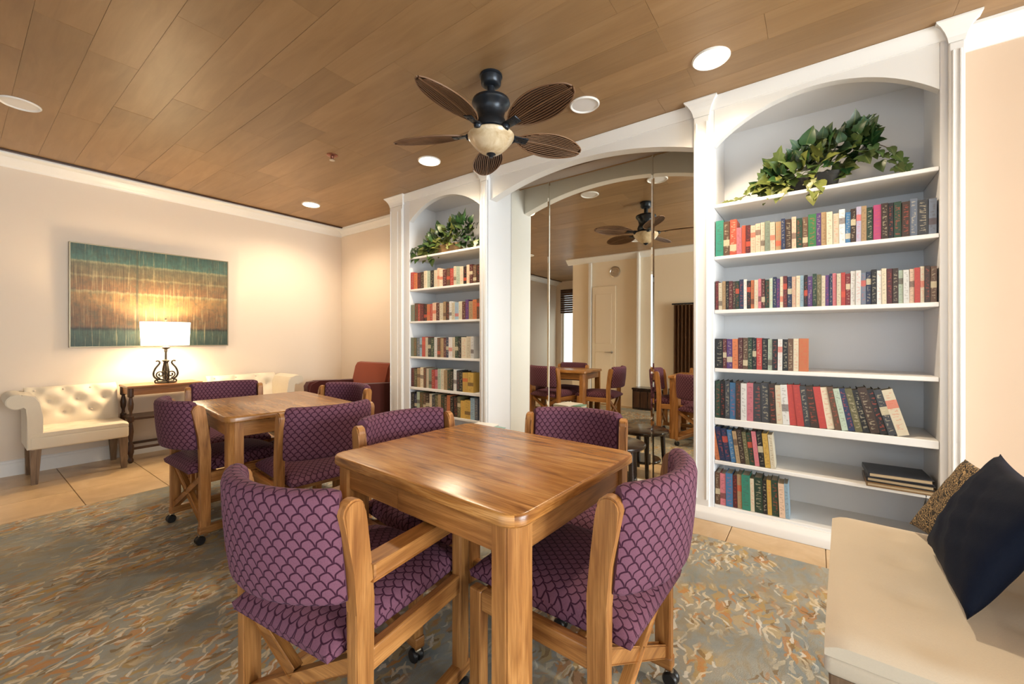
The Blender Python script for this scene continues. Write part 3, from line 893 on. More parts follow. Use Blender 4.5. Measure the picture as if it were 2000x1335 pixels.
# ------------------------------------------------------------------ chairs
def make_chair(arms):
    t = empty('game_chair', (0, 0, 0))
    a = .238; yr, yf = -.20, .20
    pw = .036
    for s in (-1, 1):
        # rear post with big rounded top, leaning back above the arm
        pts_ = [(yr - .026, .072), (yr + .026, .072), (yr + .026, .52), (yr + .016, .62), (yr + .000, .71)]
        cx_, cz_, r_ = yr - .030, .742, .031
        for k in range(9):
            an = R(-10 + 190 * k / 8)
            pts_.append((cx_ + r_ * math.cos(an), cz_ + r_ * math.sin(an)))
        pts_ += [(yr - .050, .68), (yr - .034, .60), (yr - .026, .50)]
        b = B(); prism(b, pts_, 'x', s * a - pw / 2, s * a + pw / 2)
        bmesh.ops.bevel(b, geom=[e for e in b.edges if abs(e.verts[0].co.x - e.verts[1].co.x) < 1e-6], offset=.005, segments=2, affect='EDGES')
        finish('rear_post', b, M['oak'], t, grain='z', smooth=True)
        b = B(); rb(b, s * a - pw / 2, s * a + pw / 2, yf - .024, yf + .024, .072, .558 if arms else .394, .006); finish('front_leg', b, M['oak'], t, grain='z')
        if arms:
            b = B(); bar(b, (s * a, yr + .022, .582), (s * a, yf + .030, .578), .040, .044, .008); finish('armrest', b, M['oak'], t, grain='y')
        b = B(); rb(b, s * a - pw / 2 + .003, s * a + pw / 2 - .003, yr + .024, yf - .022, .335, .392, .005); finish('seat_rail', b, M['oak'], t, grain='y')
        b = B(); rb(b, s * a - pw / 2 - .001, s * a + pw / 2 + .001, yr - .030, yf + .030, .056, .098, .006); finish('runner', b, M['oak'], t, grain='y')
        for yy in (yr - .012, yf + .012):
            b = B(); lathe(b, [(.007, .028), (.007, .060), (.014, .060), (.014, .057)], 10, (s * a, yy, 0)); rb(b, s * a - .012, s * a + .012, yy - .018, yy + .008, .036, .050, .005)
            cs = finish('caster', b, M['brass'], t)
            b = B()
            for q in (-1, 1):
                rr = B(); lathe(rr, [(0, -.009), (.020, -.009), (.0245, -.004), (.0245, .004), (.020, .009), (0, .009)], 16)
                bmesh.ops.rotate(rr, verts=rr.verts, matrix=Matrix.Rotation(R(90), 3, 'Y'))
                bmesh.ops.translate(rr, verts=rr.verts, vec=(s * a + q * .0105, yy - .010, .0245))
                tmp = bpy.data.meshes.new('w'); rr.to_mesh(tmp); rr.free(); b.from_mesh(tmp); bpy.data.meshes.remove(tmp)
            finish('wheel', b, M['caster'], cs, smooth=True)
    # crossed braces between the rear posts
    b = B(); bar(b, (-a, yr, .105), (a, yr, .375), .022, .034, .004); finish('cross_brace', b, M['oak'], t)
    b = B(); bar(b, (a, yr, .105), (.018, yr, .230), .022, .034, .004); bar(b, (-.018, yr, .250), (-a, yr, .375), .022, .034, .004); finish('cross_brace', b, M['oak'], t)
    b = B(); rb(b, -a + .02, a - .02, yr + .05, yr + .075, .335, .385, .004); finish('back_rail', b, M['oak'], t)
    b = B(); rb(b, -a + .02, a - .02, yf - .03, yf - .005, .335, .385, .004); finish('front_rail', b, M['oak'], t)
    # seat cushion: crowned, rounded slab
    nx, ny = 14, 16
    w, y0, y1 = .215, -.268, .262
    b = B(); uvl = b.loops.layers.uv.new('UVMap')
    def pt(i, j, top):
        u, v = -1 + 2 * i / nx, -1 + 2 * j / ny
        su = math.copysign(1 - (1 - abs(u)) ** 1.6, u); sv = math.copysign(1 - (1 - abs(v)) ** 1.6, v)
        e = max(abs(su), abs(sv))
        rad = .022
        X = su * w * (1 - .06 * (sv < 0) * abs(sv)); Y = (y0 + y1) / 2 + sv * (y1 - y0) / 2
        h = (1 - su ** 4) * (1 - sv ** 4)
        if top: return Vector((X, Y, .425 + .045 * h ** .5 - .012 * abs(sv) ** 3))
        return Vector((X * .985, Y * .985 + .001, .392 - .014 * h))
    gt = [[b.verts.new(pt(i, j, True)) for j in range(ny + 1)] for i in range(nx + 1)]
    gb = [[b.verts.new(pt(i, j, False)) for j in range(ny + 1)] for i in range(nx + 1)]
    def fc(vs_, uvs):
        f = b.faces.new(vs_)
        for lp, q in zip(f.loops, uvs): lp[uvl].uv = q
    for i in range(nx):
        for j in range(ny):
            q = (gt[i][j], gt[i + 1][j], gt[i + 1][j + 1], gt[i][j + 1]); fc(q, [(v.co.x, -v.co.y) for v in q])
            q = (gb[i][j], gb[i][j + 1], gb[i + 1][j + 1], gb[i + 1][j]); fc(q, [(v.co.x, -v.co.y) for v in q])
    for i in range(nx):
        for j, sg in ((0, -1), (ny, 1)):
            q = (gb[i][j], gb[i + 1][j], gt[i + 1][j], gt[i][j]); fc(q, [(v.co.x, (v.co.z - .425) - sg * v.co.y * -1 if False else (v.co.z - .425) + abs(v.co.y)) for v in q])
    for j in range(ny):
        for i in (0, nx):
            q = (gb[i][j], gb[i][j + 1], gt[i][j + 1], gt[i][j]); fc(q, [(v.co.y, v.co.z) for v in q])
    finish('seat', b, M['scallop'], t, smooth=True, uv=False)
    # curved wrap-around backrest
    ns = 22; half = .216; sag = .082
    rad = (half * half + sag * sag) / (2 * sag); aa = math.asin(half / rad)
    prof = []   # (normal offset outwards, z, perimeter)
    zb, zt, th = .520, .797, .030
    ring = []
    for k in range(7): ring.append((th * math.cos(PI * k / 6), zt - .030 + .030 * math.sin(PI * k / 6)))
    for k in range(5): ring.append((-th, zt - .030 - (zt - zb - .05) * (k + 1) / 6))
    for k in range(7): ring.append((-th * math.cos(PI * k / 6), zb + .020 - .020 * math.sin(PI * k / 6)))
    for k in range(5): ring.append((th, zb + .020 + (zt - zb - .05) * (k + 1) / 6))
    per = [0.0]
    for p, q in zip(ring, ring[1:] + ring[:1]): per.append(per[-1] + math.hypot(q[0] - p[0], q[1] - p[1]))
    b = B(); uvl = b.loops.layers.uv.new('UVMap')
    sect = []
    for i in range(ns + 1):
        ph = -aa + 2 * aa * i / ns
        e = min(i, ns - i)
        sc_ = (1.0, .72)[e == 0]
        row = []
        for (nn, z) in ring:
            zz = (z - .64) * (1 if e else .96) + .64
            # the shell is shallower in the middle of its lower edge
            r_ = rad + nn * sc_ + .008 * math.cos((z - .64) * 9)
            x_ = r_ * math.sin(ph); y_ = -r_ * math.cos(ph) + (rad - sag)
            y_ += -.200 - .012 - .10 * (zz - .50)
            row.append(b.verts.new((x_, y_, zz)))
        sect.append(row)
    m_ = len(ring)
    for i in range(ns):
        for k in range(m_):
            q = (sect[i][k], sect[i + 1][k], sect[i + 1][(k + 1) % m_], sect[i][(k + 1) % m_])
            f = b.faces.new(q)
            us = [rad * (-aa + 2 * aa * ii / ns) for ii in (i, i + 1, i + 1, i)]
            v_ = [(q_.co.z) for q_ in q]
            if k < 12: v_ = [zt - .03 + per[k2] for k2 in (k, k, k + 1, k + 1)]
            for lp, uu, vv_ in zip(f.loops, us, v_): lp[uvl].uv = (uu, vv_)
    b.faces.new(sect[0][::-1]); b.faces.new(sect[-1])
    finish('backrest', b, M['scallop'], t, smooth=True, uv=False)
    return t
chair0 = make_chair(False)
chair1 = make_chair(True)
CH = 'purple upholstered oak game chairs'
def place_chair(x, y, rz, label, first=[True]):
    """x, y: centre of the seat; rz = 0 faces +y"""
    if 'armchair' in label: o = chair1
    else:
        o = chair0 if first[0] else copy_tree(chair0)
        first[0] = False
    o.location = (x, y, FL); o.rotation_euler = (0, 0, R(rz))
    if 'in front of the mirror' in label: o.scale = (1, 1, .982)
    tag(o, label, 'chair', CH)
    return o
chairs = [
    (-1.140, 0.752, 7, 'purple scalloped oak armchair in the left foreground, its curved back towards the camera'),
    (-0.615, 1.180, 88, 'purple scalloped oak side chair at right of the near table, beside the cream settee'),
    (-0.920, 1.640, 194, 'purple oak side chair beyond the near table, in front of the mirror'),
    (-1.315, 1.240, -97, 'purple oak side chair at the left side of near table, turned between both tables'),
    (-2.995, 1.035, 1, 'purple oak side chair at the left of far table showing its black casters'),
    (-3.575, 1.255, -101, 'purple oak side chair behind the far table in front of the console'),
    (-2.360, 1.240, 84, 'purple oak side chair at right of far table, its seat back to the near table'),
    (-2.870, 1.560, 190, 'purple oak side chair mostly hidden behind far table near bookcase'),
]
for c in chairs: place_chair(*c)

# ------------------------------------------------------------------ painting
def painting_mat():
    k = NT('abstract_canvas')
    s = k.sep(k.coord('Generated'))
    u, v = s[1], s[2]
    dr = k.noise(k.comb(k.math('MULTIPLY', u, 75), k.math('MULTIPLY', v, 2.2), 0.0), 1.0, 3, 0.6)
    wob = k.noise(k.comb(k.math('MULTIPLY', u, 30), k.math('MULTIPLY', v, 6), 0.0), 1.0, 5, 0.7)
    vv = k.math('ADD', v, k.math('MULTIPLY', k.math('SUBTRACT', wob, 0.5), 0.045))
    teal, teal2 = (0.035, 0.085, 0.066), (0.075, 0.165, 0.125)
    c = k.ramp(vv, [(0.0, (0.030, 0.060, 0.040)), (0.150, (0.070, 0.110, 0.070)), (0.175, (0.035, 0.026, 0.012)), (0.20, (0.21, 0.100, 0.032)), (0.38, (0.27, 0.135, 0.045)), (0.52, (0.31, 0.175, 0.060)), (0.545, (0.38, 0.30, 0.14)), (0.56, (0.25, 0.120, 0.045)), (0.68, (0.21, 0.125, 0.050)), (0.70, (0.31, 0.24, 0.11)), (0.715, (0.19, 0.13, 0.055)), (0.815, (0.18, 0.150, 0.075)), (0.835, (0.32, 0.29, 0.15)), (0.85, teal2), (1.0, teal)])
    drips = k.ramp(dr, [(0.56, (0, 0, 0)), (0.68, (1, 1, 1))])
    c = k.mix(k.math('MULTIPLY', drips, 0.42), c, (0.60, 0.48, 0.24))
    drk = k.ramp(dr, [(0.30, (1, 1, 1)), (0.40, (0, 0, 0))])
    c = k.mix(k.math('MULTIPLY', drk, 0.65), c, (0.06, 0.04, 0.02))
    st2 = k.noise(k.comb(k.math('MULTIPLY', u, 150), k.math('MULTIPLY', v, 5), 0.0), 1.0, 4, 0.7)
    tv = k.math('MULTIPLY_ADD', st2, 2.2, -0.10)
    c = k.mix(0.85, c, k.mix(1.0, c, k.comb(tv, tv, tv), 'MULTIPLY'))
    seam = k.math('LESS_THAN', k.math('ABSOLUTE', k.math('SUBTRACT', u, 0.37)), 0.006)
    c = k.mix(k.math('MULTIPLY', seam, 0.7), c, (0.06, 0.07, 0.04))
    blot = k.noise(k.comb(k.math('MULTIPLY', u, 26), k.math('MULTIPLY', v, 14), 0.0), 1.0, 4, 0.65)
    c = k.mix(k.ramp(blot, [(0.48, (0, 0, 0)), (0.68, (0.60, 0.60, 0.60))]), c, (0.085, 0.10, 0.055))
    mott = k.math('MULTIPLY_ADD', k.noise(k.comb(k.math('MULTIPLY', u, 14), k.math('MULTIPLY', v, 10), 3.0), 1.0, 5, 0.7), 0.9, 0.22)
    c = k.mix(1.0, c, k.comb(mott, mott, mott), 'MULTIPLY')
    k.bump(blot, 0.2, 0.004)
    return k.set(c, 0.5)
pt_ = empty('painting', (XL, 1.252, 1.07), 0, 'wide abstract painting in gold and teal with dripping paint on left wall', 'painting')
b = B(); rb(b, .004, .034, -.616, .616, .008, .952)
finish('canvas', b, painting_mat(), pt_)
b = B()
for y0, y1, z0, z1 in ((-.625, .625, 0, .009), (-.625, .625, .951, .960), (-.625, -.616, .009, .951), (.616, .625, .009, .951)):
    rb(b, .0, .040, y0, y1, z0, z1, .001)
finish('frame', b, plain('dull_gilt_frame', (0.24, 0.20, 0.13), 0.4, 0.6), pt_)

# ------------------------------------------------------------------ settees
def tufted(bm, u0, u1, v0, v1, n_u, n_v, f, buttons, amp=.020):
    """grid mesh; f(u,v,h) -> point; buttons [(u,v)] pull the surface in, diagonal pleats join them"""
    g = []
    for i in range(n_u + 1):
        row = []
        for j in range(n_v + 1):
            u = u0 + (u1 - u0) * i / n_u; v = v0 + (v1 - v0) * j / n_v
            h = 0.0
            for (bu, bv) in buttons:
                d2 = ((u - bu) ** 2 + (v - bv) ** 2)
                h -= amp * math.exp(-d2 / (2 * .030 ** 2))
            row.append(bm.verts.new(f(u, v, h)))
        g.append(row)
    for i in range(n_u):
        for j in range(n_v):
            bm.faces.new((g[i][j], g[i + 1][j], g[i + 1][j + 1], g[i][j + 1]))
    return g

def settee(loc, rz, label, L=.80, arm=-1, dep=.52, seat_h=.43, base=.155, zf=0.0):
    """local: x along the length, faces -y (back at +y); arm = -1 / +1 end, 0 none"""
    t = empty('tufted_settee', (*loc, zf), rz, label, 'settee', 'cream tufted settees')
    h = L / 2; seat_h -= zf
    yb, yf_ = dep / 2, -dep / 2
    leg_h = seat_h - base
    # seat box with crowned top
    b = B(); rb(b, -h, h, yf_, yb, leg_h, seat_h - .055, .016, 3)
    finish('seat_base', b, M['linen'], t, smooth=True)
    b = B()
    btn = [(-h + L * (k + .5) / 4, yf_ + dep * q) for k in range(4) for q in (.30, .68)]
    def fs(u, v, hh):
        eu = max(0, abs(u) - (h - .05)) / .05; ev = max(0, abs(v) - (dep / 2 - .05)) / .05
        return (u, v, seat_h - .016 * (eu ** 2 + ev ** 2) + hh * .55 - .012)
    g = tufted(b, -h + .002, h - .002, yf_ + .002, yb, 44, 26, fs, btn, .030)
    lo = [[b.verts.new((v.co.x, v.co.y, seat_h - .058)) for v in (r_[0], r_[-1])] for r_ in (g[0], g[-1])]
    rim = [r_[0] for r_ in g] + g[-1][1:] + [r_[-1] for r_ in g[::-1]][1:] + g[0][::-1][1:-1]
    low = [b.verts.new((v.co.x, v.co.y, seat_h - .058)) for v in rim]
    for i in range(len(rim)):
        j = (i + 1) % len(rim)
        b.faces.new((rim[i], rim[j], low[j], low[i]))
    b.faces.new(low[::-1])
    bmesh.ops.delete(b, geom=[v for r_ in lo for v in r_], context='VERTS')
    seat = finish('seat_cushion', b, M['linen'], t, smooth=True)
    # tufted back, rolled over at its top
    th = .10
    b = B()
    btb = []
    for r_, zz in enumerate((.10, .20, .295)):
        for k in range(4):
            x_ = -h + L * (k + (.35 if r_ % 2 == 0 else .85)) / 3.4
            if abs(x_) < h - .05: btb.append((x_, zz))
    bh = .335
    def fb(u, v, hh):
        lean = .06 * v / bh
        roll = max(0, v - (bh - .07)) / .07
        e = max(0, abs(u) - (h - .05)) / .05
        return (u, yb - th + lean + .055 * roll ** 2 - hh + .03 * e ** 2, seat_h - .02 + v - .012 * roll ** 3)
    g = tufted(b, -h + .004, h - .004, 0, bh, 60, 30, fb, btb, .042)
    # close with a back slab
    n_u, n_v = 60, 30
    bk = [[b.verts.new((-h + .004 + (L - .008) * i / n_u, yb + (.03 if z_ else 0), (seat_h + bh - .03) if z_ else leg_h + .06)) for z_ in (0, 1)] for i in (0, n_u)]
    top = [g[i][n_v] for i in range(n_u + 1)]
    topb = [b.verts.new((v.co.x, yb + .028, v.co.z - .02)) for v in top]
    bot = [b.verts.new((v.co.x, yb, leg_h + .03)) for v in top]
    gb_ = [g[i][0] for i in range(n_u + 1)]
    for i in range(n_u):
        b.faces.new((top[i], top[i + 1], topb[i + 1], topb[i])); b.faces.new((topb[i], topb[i + 1], bot[i + 1], bot[i]))
    for col_, idx in ((0, 0), (n_u, -1)):
        side = [g[col_][j] for j in range(n_v + 1)]
        try: b.faces.new(side + [topb[idx], bot[idx]])
        except Exception: pass
    bmesh.ops.delete(b, geom=[v for r_ in bk for v in r_], context='VERTS')
    back = finish('backrest', b, M['linen'], t, smooth=True)
    b0 = B(); lathe(b0, [(0, .004), (.006, .003), (.009, 0), (.007, -.003), (0, -.004)], 10)
    bmesh.ops.rotate(b0, verts=b0.verts, matrix=Matrix.Rotation(R(90), 3, 'X'))
    bt0 = finish('button', b0, M['linen_buttons'], back, smooth=True)
    for i, (u, v) in enumerate(btb):
        o = bt0 if i == 0 else bpy.data.objects.new('button', bt0.data)
        if i: link(o, back)
        p = fb(u, v, -.034); o.location = p
    # scroll arm
    if arm:
        prof = [(0, leg_h), (.075, leg_h)]
        sx = arm
        pts_ = [(h - .075, leg_h + .005), (h + .012, leg_h + .005), (h + .012, seat_h + .10), (h + .018, seat_h + .175)]
        for k in range(13):
            an = R(-150 + 300 * k / 12)
            pts_.append((h + .062 + .060 * math.cos(an) , seat_h + .225 + .060 * math.sin(an)))
        pts_ = pts_[:4] + [(h + .062 + .058 * math.cos(R(a_)), seat_h + .232 + .058 * math.sin(R(a_))) for a_ in range(-140, 131, 15)]
        pts_ += [(h - .030, seat_h + .268), (h - .058, seat_h + .220), (h - .072, seat_h + .10)]
        pts_ = [(sx * p[0], p[1]) for p in pts_]
        b = B(); prism(b, pts_, 'y', yf_ + .004, yb + .01)
        bmesh.ops.bevel(b, geom=[e for e in b.edges if abs(e.verts[0].co.y - e.verts[1].co.y) < 1e-6], offset=.012, segments=3, affect='EDGES', clamp_overlap=True)
        finish('scroll_arm', b, M['linen'], t, smooth=True)
    for sx in (-1, 1):
        for sy in (-1, 1):
            X, Y = sx * (h - .034), sy * (dep / 2 - .040)
            b = B()
            r0 = [(X - .030, Y - .030), (X + .030, Y - .030), (X + .030, Y + .030), (X - .030, Y + .030)]
            k_ = .018
            dx, dy = sx * .006, (.02 if sy > 0 else -.004)
            r1 = [(X + dx - k_, Y + dy - k_), (X + dx + k_, Y + dy - k_), (X + dx + k_, Y + dy + k_), (X + dx - k_, Y + dy + k_)]
            v0 = [b.verts.new((*p, 0)) for p in r1]; vm = [b.verts.new((p[0] * .35 + q[0] * .65, p[1] * .35 + q[1] * .65, leg_h * .6)) for p, q in zip(r1, r0)]; v1 = [b.verts.new((*p, leg_h + .004)) for p in r0]
            b.faces.new(v0[::-1]); b.faces.new(v1)
            for q, s_ in ((v0, vm), (vm, v1)):
                for i in range(4): b.faces.new((q[i], q[(i + 1) % 4], s_[(i + 1) % 4], s_[i]))
            bmesh.ops.bevel(b, geom=[e for e in b.edges if abs(e.verts[0].co.z - e.verts[1].co.z) > .01], offset=.004, segments=1, affect='EDGES')
            finish('leg', b, M['grey_oak'], t, grain='z')
    return t
settee((-5.165, 0.650), R(90), 'cream tufted settee with one scroll arm at far left, under painting', .58, -1, .46)
settee((-5.165, 2.020), R(90), 'cream tufted settee behind far table, its scroll arm by the corner', .72, 1, .46)
settee((0.335, 1.670), R(-92.5), 'cream tufted armless settee in right foreground holding two pillows', .90, 0, .60, .462, .105, FL)

# ------------------------------------------------------------------ console table
t = empty('console_table', (-5.235, 1.243, 0), R(90), 'narrow wooden console table with turned legs between the cream settees', 'table')
b = B(); rb(b, -.290, .290, -.165, .165, .690, .712, .006); finish('top', b, M['console_wood'], t)
for sy in (-1, 1):
    b = B(); rb(b, -.262, .262, sy * .145 - .009, sy * .145 + .009, .625, .690, .003); finish('apron', b, M['console_wood'], t)
for sx in (-1, 1):
    b = B(); rb(b, sx * .262 - .009, sx * .262 + .009, -.135, .135, .625, .690, .003); finish('apron', b, M['console_wood'], t)
b = B(); rb(b, -.272, .272, -.150, .150, .395, .418, .005); finish('shelf', b, M['dark_wood'], t)
b = B(); rb(b, -.262, .262, -.150, -.126, .120, .142, .004); finish('stretcher', b, M['dark_wood'], t)
b = B(); rb(b, -.262, .262, .126, .150, .120, .142, .004); finish('stretcher', b, M['dark_wood'], t)
leg0 = None
for sx in (-1, 1):
    for sy in (-1, 1):
        if leg0 is None:
            b = B(); lathe(b, [(.010, 0), (.020, .012), (.022, .03), (.014, .05), (.018, .075), (.024, .10), (.024, .16), (.016, .175), (.012, .20), (.018, .24), (.022, .29), (.018, .34), (.012, .375), (.024, .385), (.024, .43), (.013, .44), (.011, .47), (.020, .50), (.023, .545), (.016, .585), (.012, .605), (.024, .615), (.024, .69)], 16)
            leg0 = finish('turned_leg', b, M['dark_wood'], t, (sx * .262, sy * .138, 0), smooth=True, grain='z')
        else:
            o = bpy.data.objects.new('turned_leg', leg0.data); o.location = (sx * .262, sy * .138, 0); link(o, t)

# table lamp ------------------------------------------------------------------
t = empty('table_lamp', (-5.20, 1.262, .7125), R(90), 'lit table lamp with cream drum shade and black iron scroll base', 'lamp')
b = B(); lathe(b, [(.075, 0), (.078, .008), (.060, .016), (.020, .022), (.014, .030), (0, .030)], 20)
finish('foot', b, M['iron'], t, smooth=True)
def spiral(cx_, cz_, r0, r1, a0, a1, n=22):
    return [(cx_ + (r0 + (r1 - r0) * k / n) * math.cos(R(a0 + (a1 - a0) * k / n)), 0, cz_ + (r0 + (r1 - r0) * k / n) * math.sin(R(a0 + (a1 - a0) * k / n))) for k in range(n + 1)]
for rot_ in (0, 90):
    b = B()
    for s in (-1, 1):
        lyre = [(s * .018, .030), (s * .070, .040), (s * .094, .070), (s * .096, .105), (s * .080, .150), (s * .052, .185), (s * .044, .205), (s * .060, .222), (s * .078, .215)]
        # smooth it
        P = [Vector((p[0], 0, p[1])) for p in lyre]
        for _ in range(2):
            Q = [P[0]]
            for p, q in zip(P, P[1:]): Q += [p * .75 + q * .25, p * .25 + q * .75]
            P = Q + [P[-1]]
        tube(b, P, .0085, 6)
        tube(b, [(s * x_, 0, z_) for x_, _, z_ in spiral(.042, .085, .036, .008, -90, 420)], .0065, 6)
        tube(b, [(s * x_, 0, z_) for x_, _, z_ in spiral(.070, .020, .022, .006, 180, 560)], .0065, 6)
    bmesh.ops.rotate(b, verts=b.verts, matrix=Matrix.Rotation(R(rot_), 3, 'Z'))
    finish('scroll_work', b, M['iron'], t, smooth=True)
b = B(); lathe(b, [(.010, .025), (.010, .10), (.018, .115), (.012, .13), (.009, .20), (.030, .215), (.030, .222), (.010, .232), (.009, .30), (.014, .315), (.012, .33), (.034, .345), (.036, .352), (.012, .362), (.010, .40)], 16)
finish('stem', b, M['iron'], t, smooth=True)
b = B()
pts_o = rrect(.365, .24, .10, 8); pts_i = rrect(.359, .234, .097, 8)
n = len(pts_o)
def ring(pl, z, s_): return [b.verts.new((p[0] * s_, p[1] * s_, z)) for p in pl]
o0, o1, i0, i1 = ring(pts_o, .372, 1.0), ring(pts_o, .600, 1.05), ring(pts_i, .372, 1.0), ring(pts_i, .600, 1.05)
for i in range(n):
    j = (i + 1) % n
    b.faces.new((o0[i], o0[j], o1[j], o1[i])); b.faces.new((i0[j], i0[i], i1[i], i1[j])); b.faces.new((o1[i], o1[j], i1[j], i1[i])); b.faces.new((o0[j], o0[i], i0[i], i0[j]))
sh = finish('shade', b, M['shade'], t, smooth=True)
b = B(); lathe(b, [(0, .640), (.008, .634), (.010, .626), (.006, .615), (.004, .600), (.004, .40), (0, .40)], 10); rb(b, -.185, .185, -.002, .002, .594, .598); rb(b, -.002, .002, -.12, .12, .594, .598)
finish('harp', b, M['iron'], t)
l = bpy.data.lights.new('table_lamp_bulb', 'POINT'); l.energy = 17; l.color = (1.0, 0.74, 0.42); l.shadow_soft_size = .035
o = bpy.data.objects.new('table_lamp_bulb', l); o.location = (0, 0, .50); link(o, t)

# ------------------------------------------------------------------ rust armchair in the corner
t = empty('club_chair', (-4.40, 2.86, 0), R(2), 'rust and maroon upholstered armchair in the corner beside the left bookcase', 'armchair')
b = B(); rb(b, -.40, .40, -.36, .34, .10, .40, .025, 3); finish('base', b, M['maroon'], t, smooth=True)
b = B(); rb(b, -.29, .29, -.38, .22, .36, .47, .035, 4); finish('seat_cushion', b, M['rust'], t, smooth=True)
b = B()
pp = [(.16, .42), (.12, .48), (.20, .80), (.23, .845), (.28, .855), (.33, .83), (.36, .70), (.37, .12), (.24, .12)]
prism(b, pp, 'x', -.345, .345)
bmesh.ops.bevel(b, geom=[e for e in b.edges if abs(e.verts[0].co.x - e.verts[1].co.x) < 1e-6], offset=.03, segments=3, affect='EDGES')
finish('backrest', b, M['rust'], t, smooth=True)
b = B(); rb(b, -.335, .335, .095, .17, .40, .60, .03, 3); finish('lumbar_cushion', b, M['maroon'], t, smooth=True)
for s in (-1, 1):
    b = B()
    pp = [(-.40, .12), (-.42, .50), (-.43, .60), (-.40, .645), (-.30, .655), (.10, .635), (.28, .63), (.30, .12)]
    prism(b, pp, 'x', s * .35 - .065, s * .35 + .065)
    bmesh.ops.bevel(b, geom=[e for e in b.edges if abs(e.verts[0].co.x - e.verts[1].co.x) < 1e-6], offset=.025, segments=3, affect='EDGES')
    finish('armrest', b, M['maroon'], t, smooth=True)
for sx in (-1, 1):
    for sy in (-1, 1):
        b = B(); lathe(b, [(.018, 0), (.028, .09), (.030, .105)], 12, (sx * .33, sy * .29, 0)); finish('leg', b, M['dark_wood'], t)

# ------------------------------------------------------------------ black round tables before the mirror
def round_table(x, y, r, H, label, leg_r):
    t = empty('round_side_table', (x, y, .0), 0, label, 'table', 'black round tables before the mirror')
    b = B(); lathe(b, [(0, H - .030), (r - .02, H - .030), (r - .004, H - .024), (r, H - .014), (r - .002, H - .004), (r - .010, H), (0, H)], 44); finish('top', b, M['espresso'], t, smooth=True)
    b = B(); lathe(b, [(0, .115), (r * .68, .115), (r * .70, .122), (r * .70, .132), (r * .68, .137), (0, .137)], 36); finish('lower_shelf', b, M['espresso'], t, smooth=True)
    for k in range(4):
        a = R(45 + 90 * k + 15)
        b = B()
        p0 = Vector((math.cos(a) * leg_r, math.sin(a) * leg_r, H - .028)); p1 = Vector((math.cos(a) * (leg_r + .02), math.sin(a) * (leg_r + .02), .002))
        tube(b, [p0, (p0 + p1) / 2, p1], [.022, .018, .014], 10); finish('leg', b, M['espresso'], t, smooth=True)
    return t
round_table(-1.195, 2.93, .215, .385, 'small black round table in front of the mirror, right of the chair', .165)
round_table(-2.13, 2.50, .19, .425, 'small black round table before the mirror hidden behind the near table', .145)
# two books on the hidden one
def flat_book(name, x, y, z, rz, w, d, h, col, label):
    t = empty(name, (x, y, z), rz, label, 'book')
    m = plain(name + '_cover', col, 0.35)
    b = B(); rb(b, -w / 2, w / 2, -d / 2, d / 2, 0, .004); rb(b, -w / 2, w / 2, -d / 2, d / 2, h - .004, h); rb(b, -w / 2, -w / 2 + .004, -d / 2, d / 2, .004, h - .004)
    finish('cover', b, m, t)
    b = B(); rb(b, -w / 2 + .004, w / 2 - .005, -d / 2 + .005, d / 2 - .005, .004, h - .004); finish('page_block', b, M['pages'], t)
flat_book('magazine', -2.15, 2.50, .426, R(8), .20, .26, .030, (0.75, 0.74, 0.72), 'white book lying on the hidden round table, seen in mirror')
flat_book('magazine', -2.005, 2.50, .426, R(-4), .09, .16, .028, (0.16, 0.34, 0.30), 'small teal book beside white book, seen in mirror')

# ------------------------------------------------------------------ items by the back wall (mirror reflections)
t = empty('storage_chest', (-2.20, YB + .17, 0), 0, 'low black storage chest against back wall, seen in the mirror', 'chest')
b = B(); rb(b, -.26, .26, -.14, .14, .02, .34, .006); finish('body', b, M['espresso'], t)
b = B(); rb(b, -.27, .27, -.15, .15, .34, .37, .006); finish('lid', b, M['espresso'], t)
for k in range(4):
    b = B(); rb(b, -.245 + k * .125, -.135 + k * .125, .14, .147, .05, .31, .003); finish('front_slat', b, M['dark_wood'], t)
# drape at the left of the big window
def drape(x0, x1, label):
    t = empty('window_drape', ((x0 + x1) / 2, YB + .07, .02), 0, label, 'curtain')
    b = B(); n = 60; w = x1 - x0; fr, bk = [], []
    for i in range(n + 1):
        x_ = -w / 2 + w * i / n; y_ = .028 * math.sin(i / n * PI * 2 * 6)
        fr.append((b.verts.new((x_, y_, 0)), b.verts.new((x_, y_ * .8, 1.72))))
    for p, q in zip(fr, fr[1:]): b.faces.new((p[0], q[0], q[1], p[1]))
    bmesh.ops.solidify(b, geom=list(b.faces), thickness=.006)
    finish('fabric', b, M['drape'], t, smooth=True)
    b = B(); tube(b, [(-w / 2 - .03, 0, 1.735), (w / 2 + .03, 0, 1.735)], .012, 10); finish('rod', b, M['bronze'], t)
drape(-1.86, -1.52, 'brown pleated drape hanging beside the back window, seen in mirror')
# bamboo blind in the hall window
t = empty('roller_blind', (-4.6, YH + .04, 1.86), 0, 'dark woven blind half lowered over hall window, seen in mirror', 'blind')
for k in range(11):
    b = B(); rb(b, -.70, .70, -.010, .010, k * .056, k * .056 + .050, .004); finish('slat', b, M['dark_wood'], t)

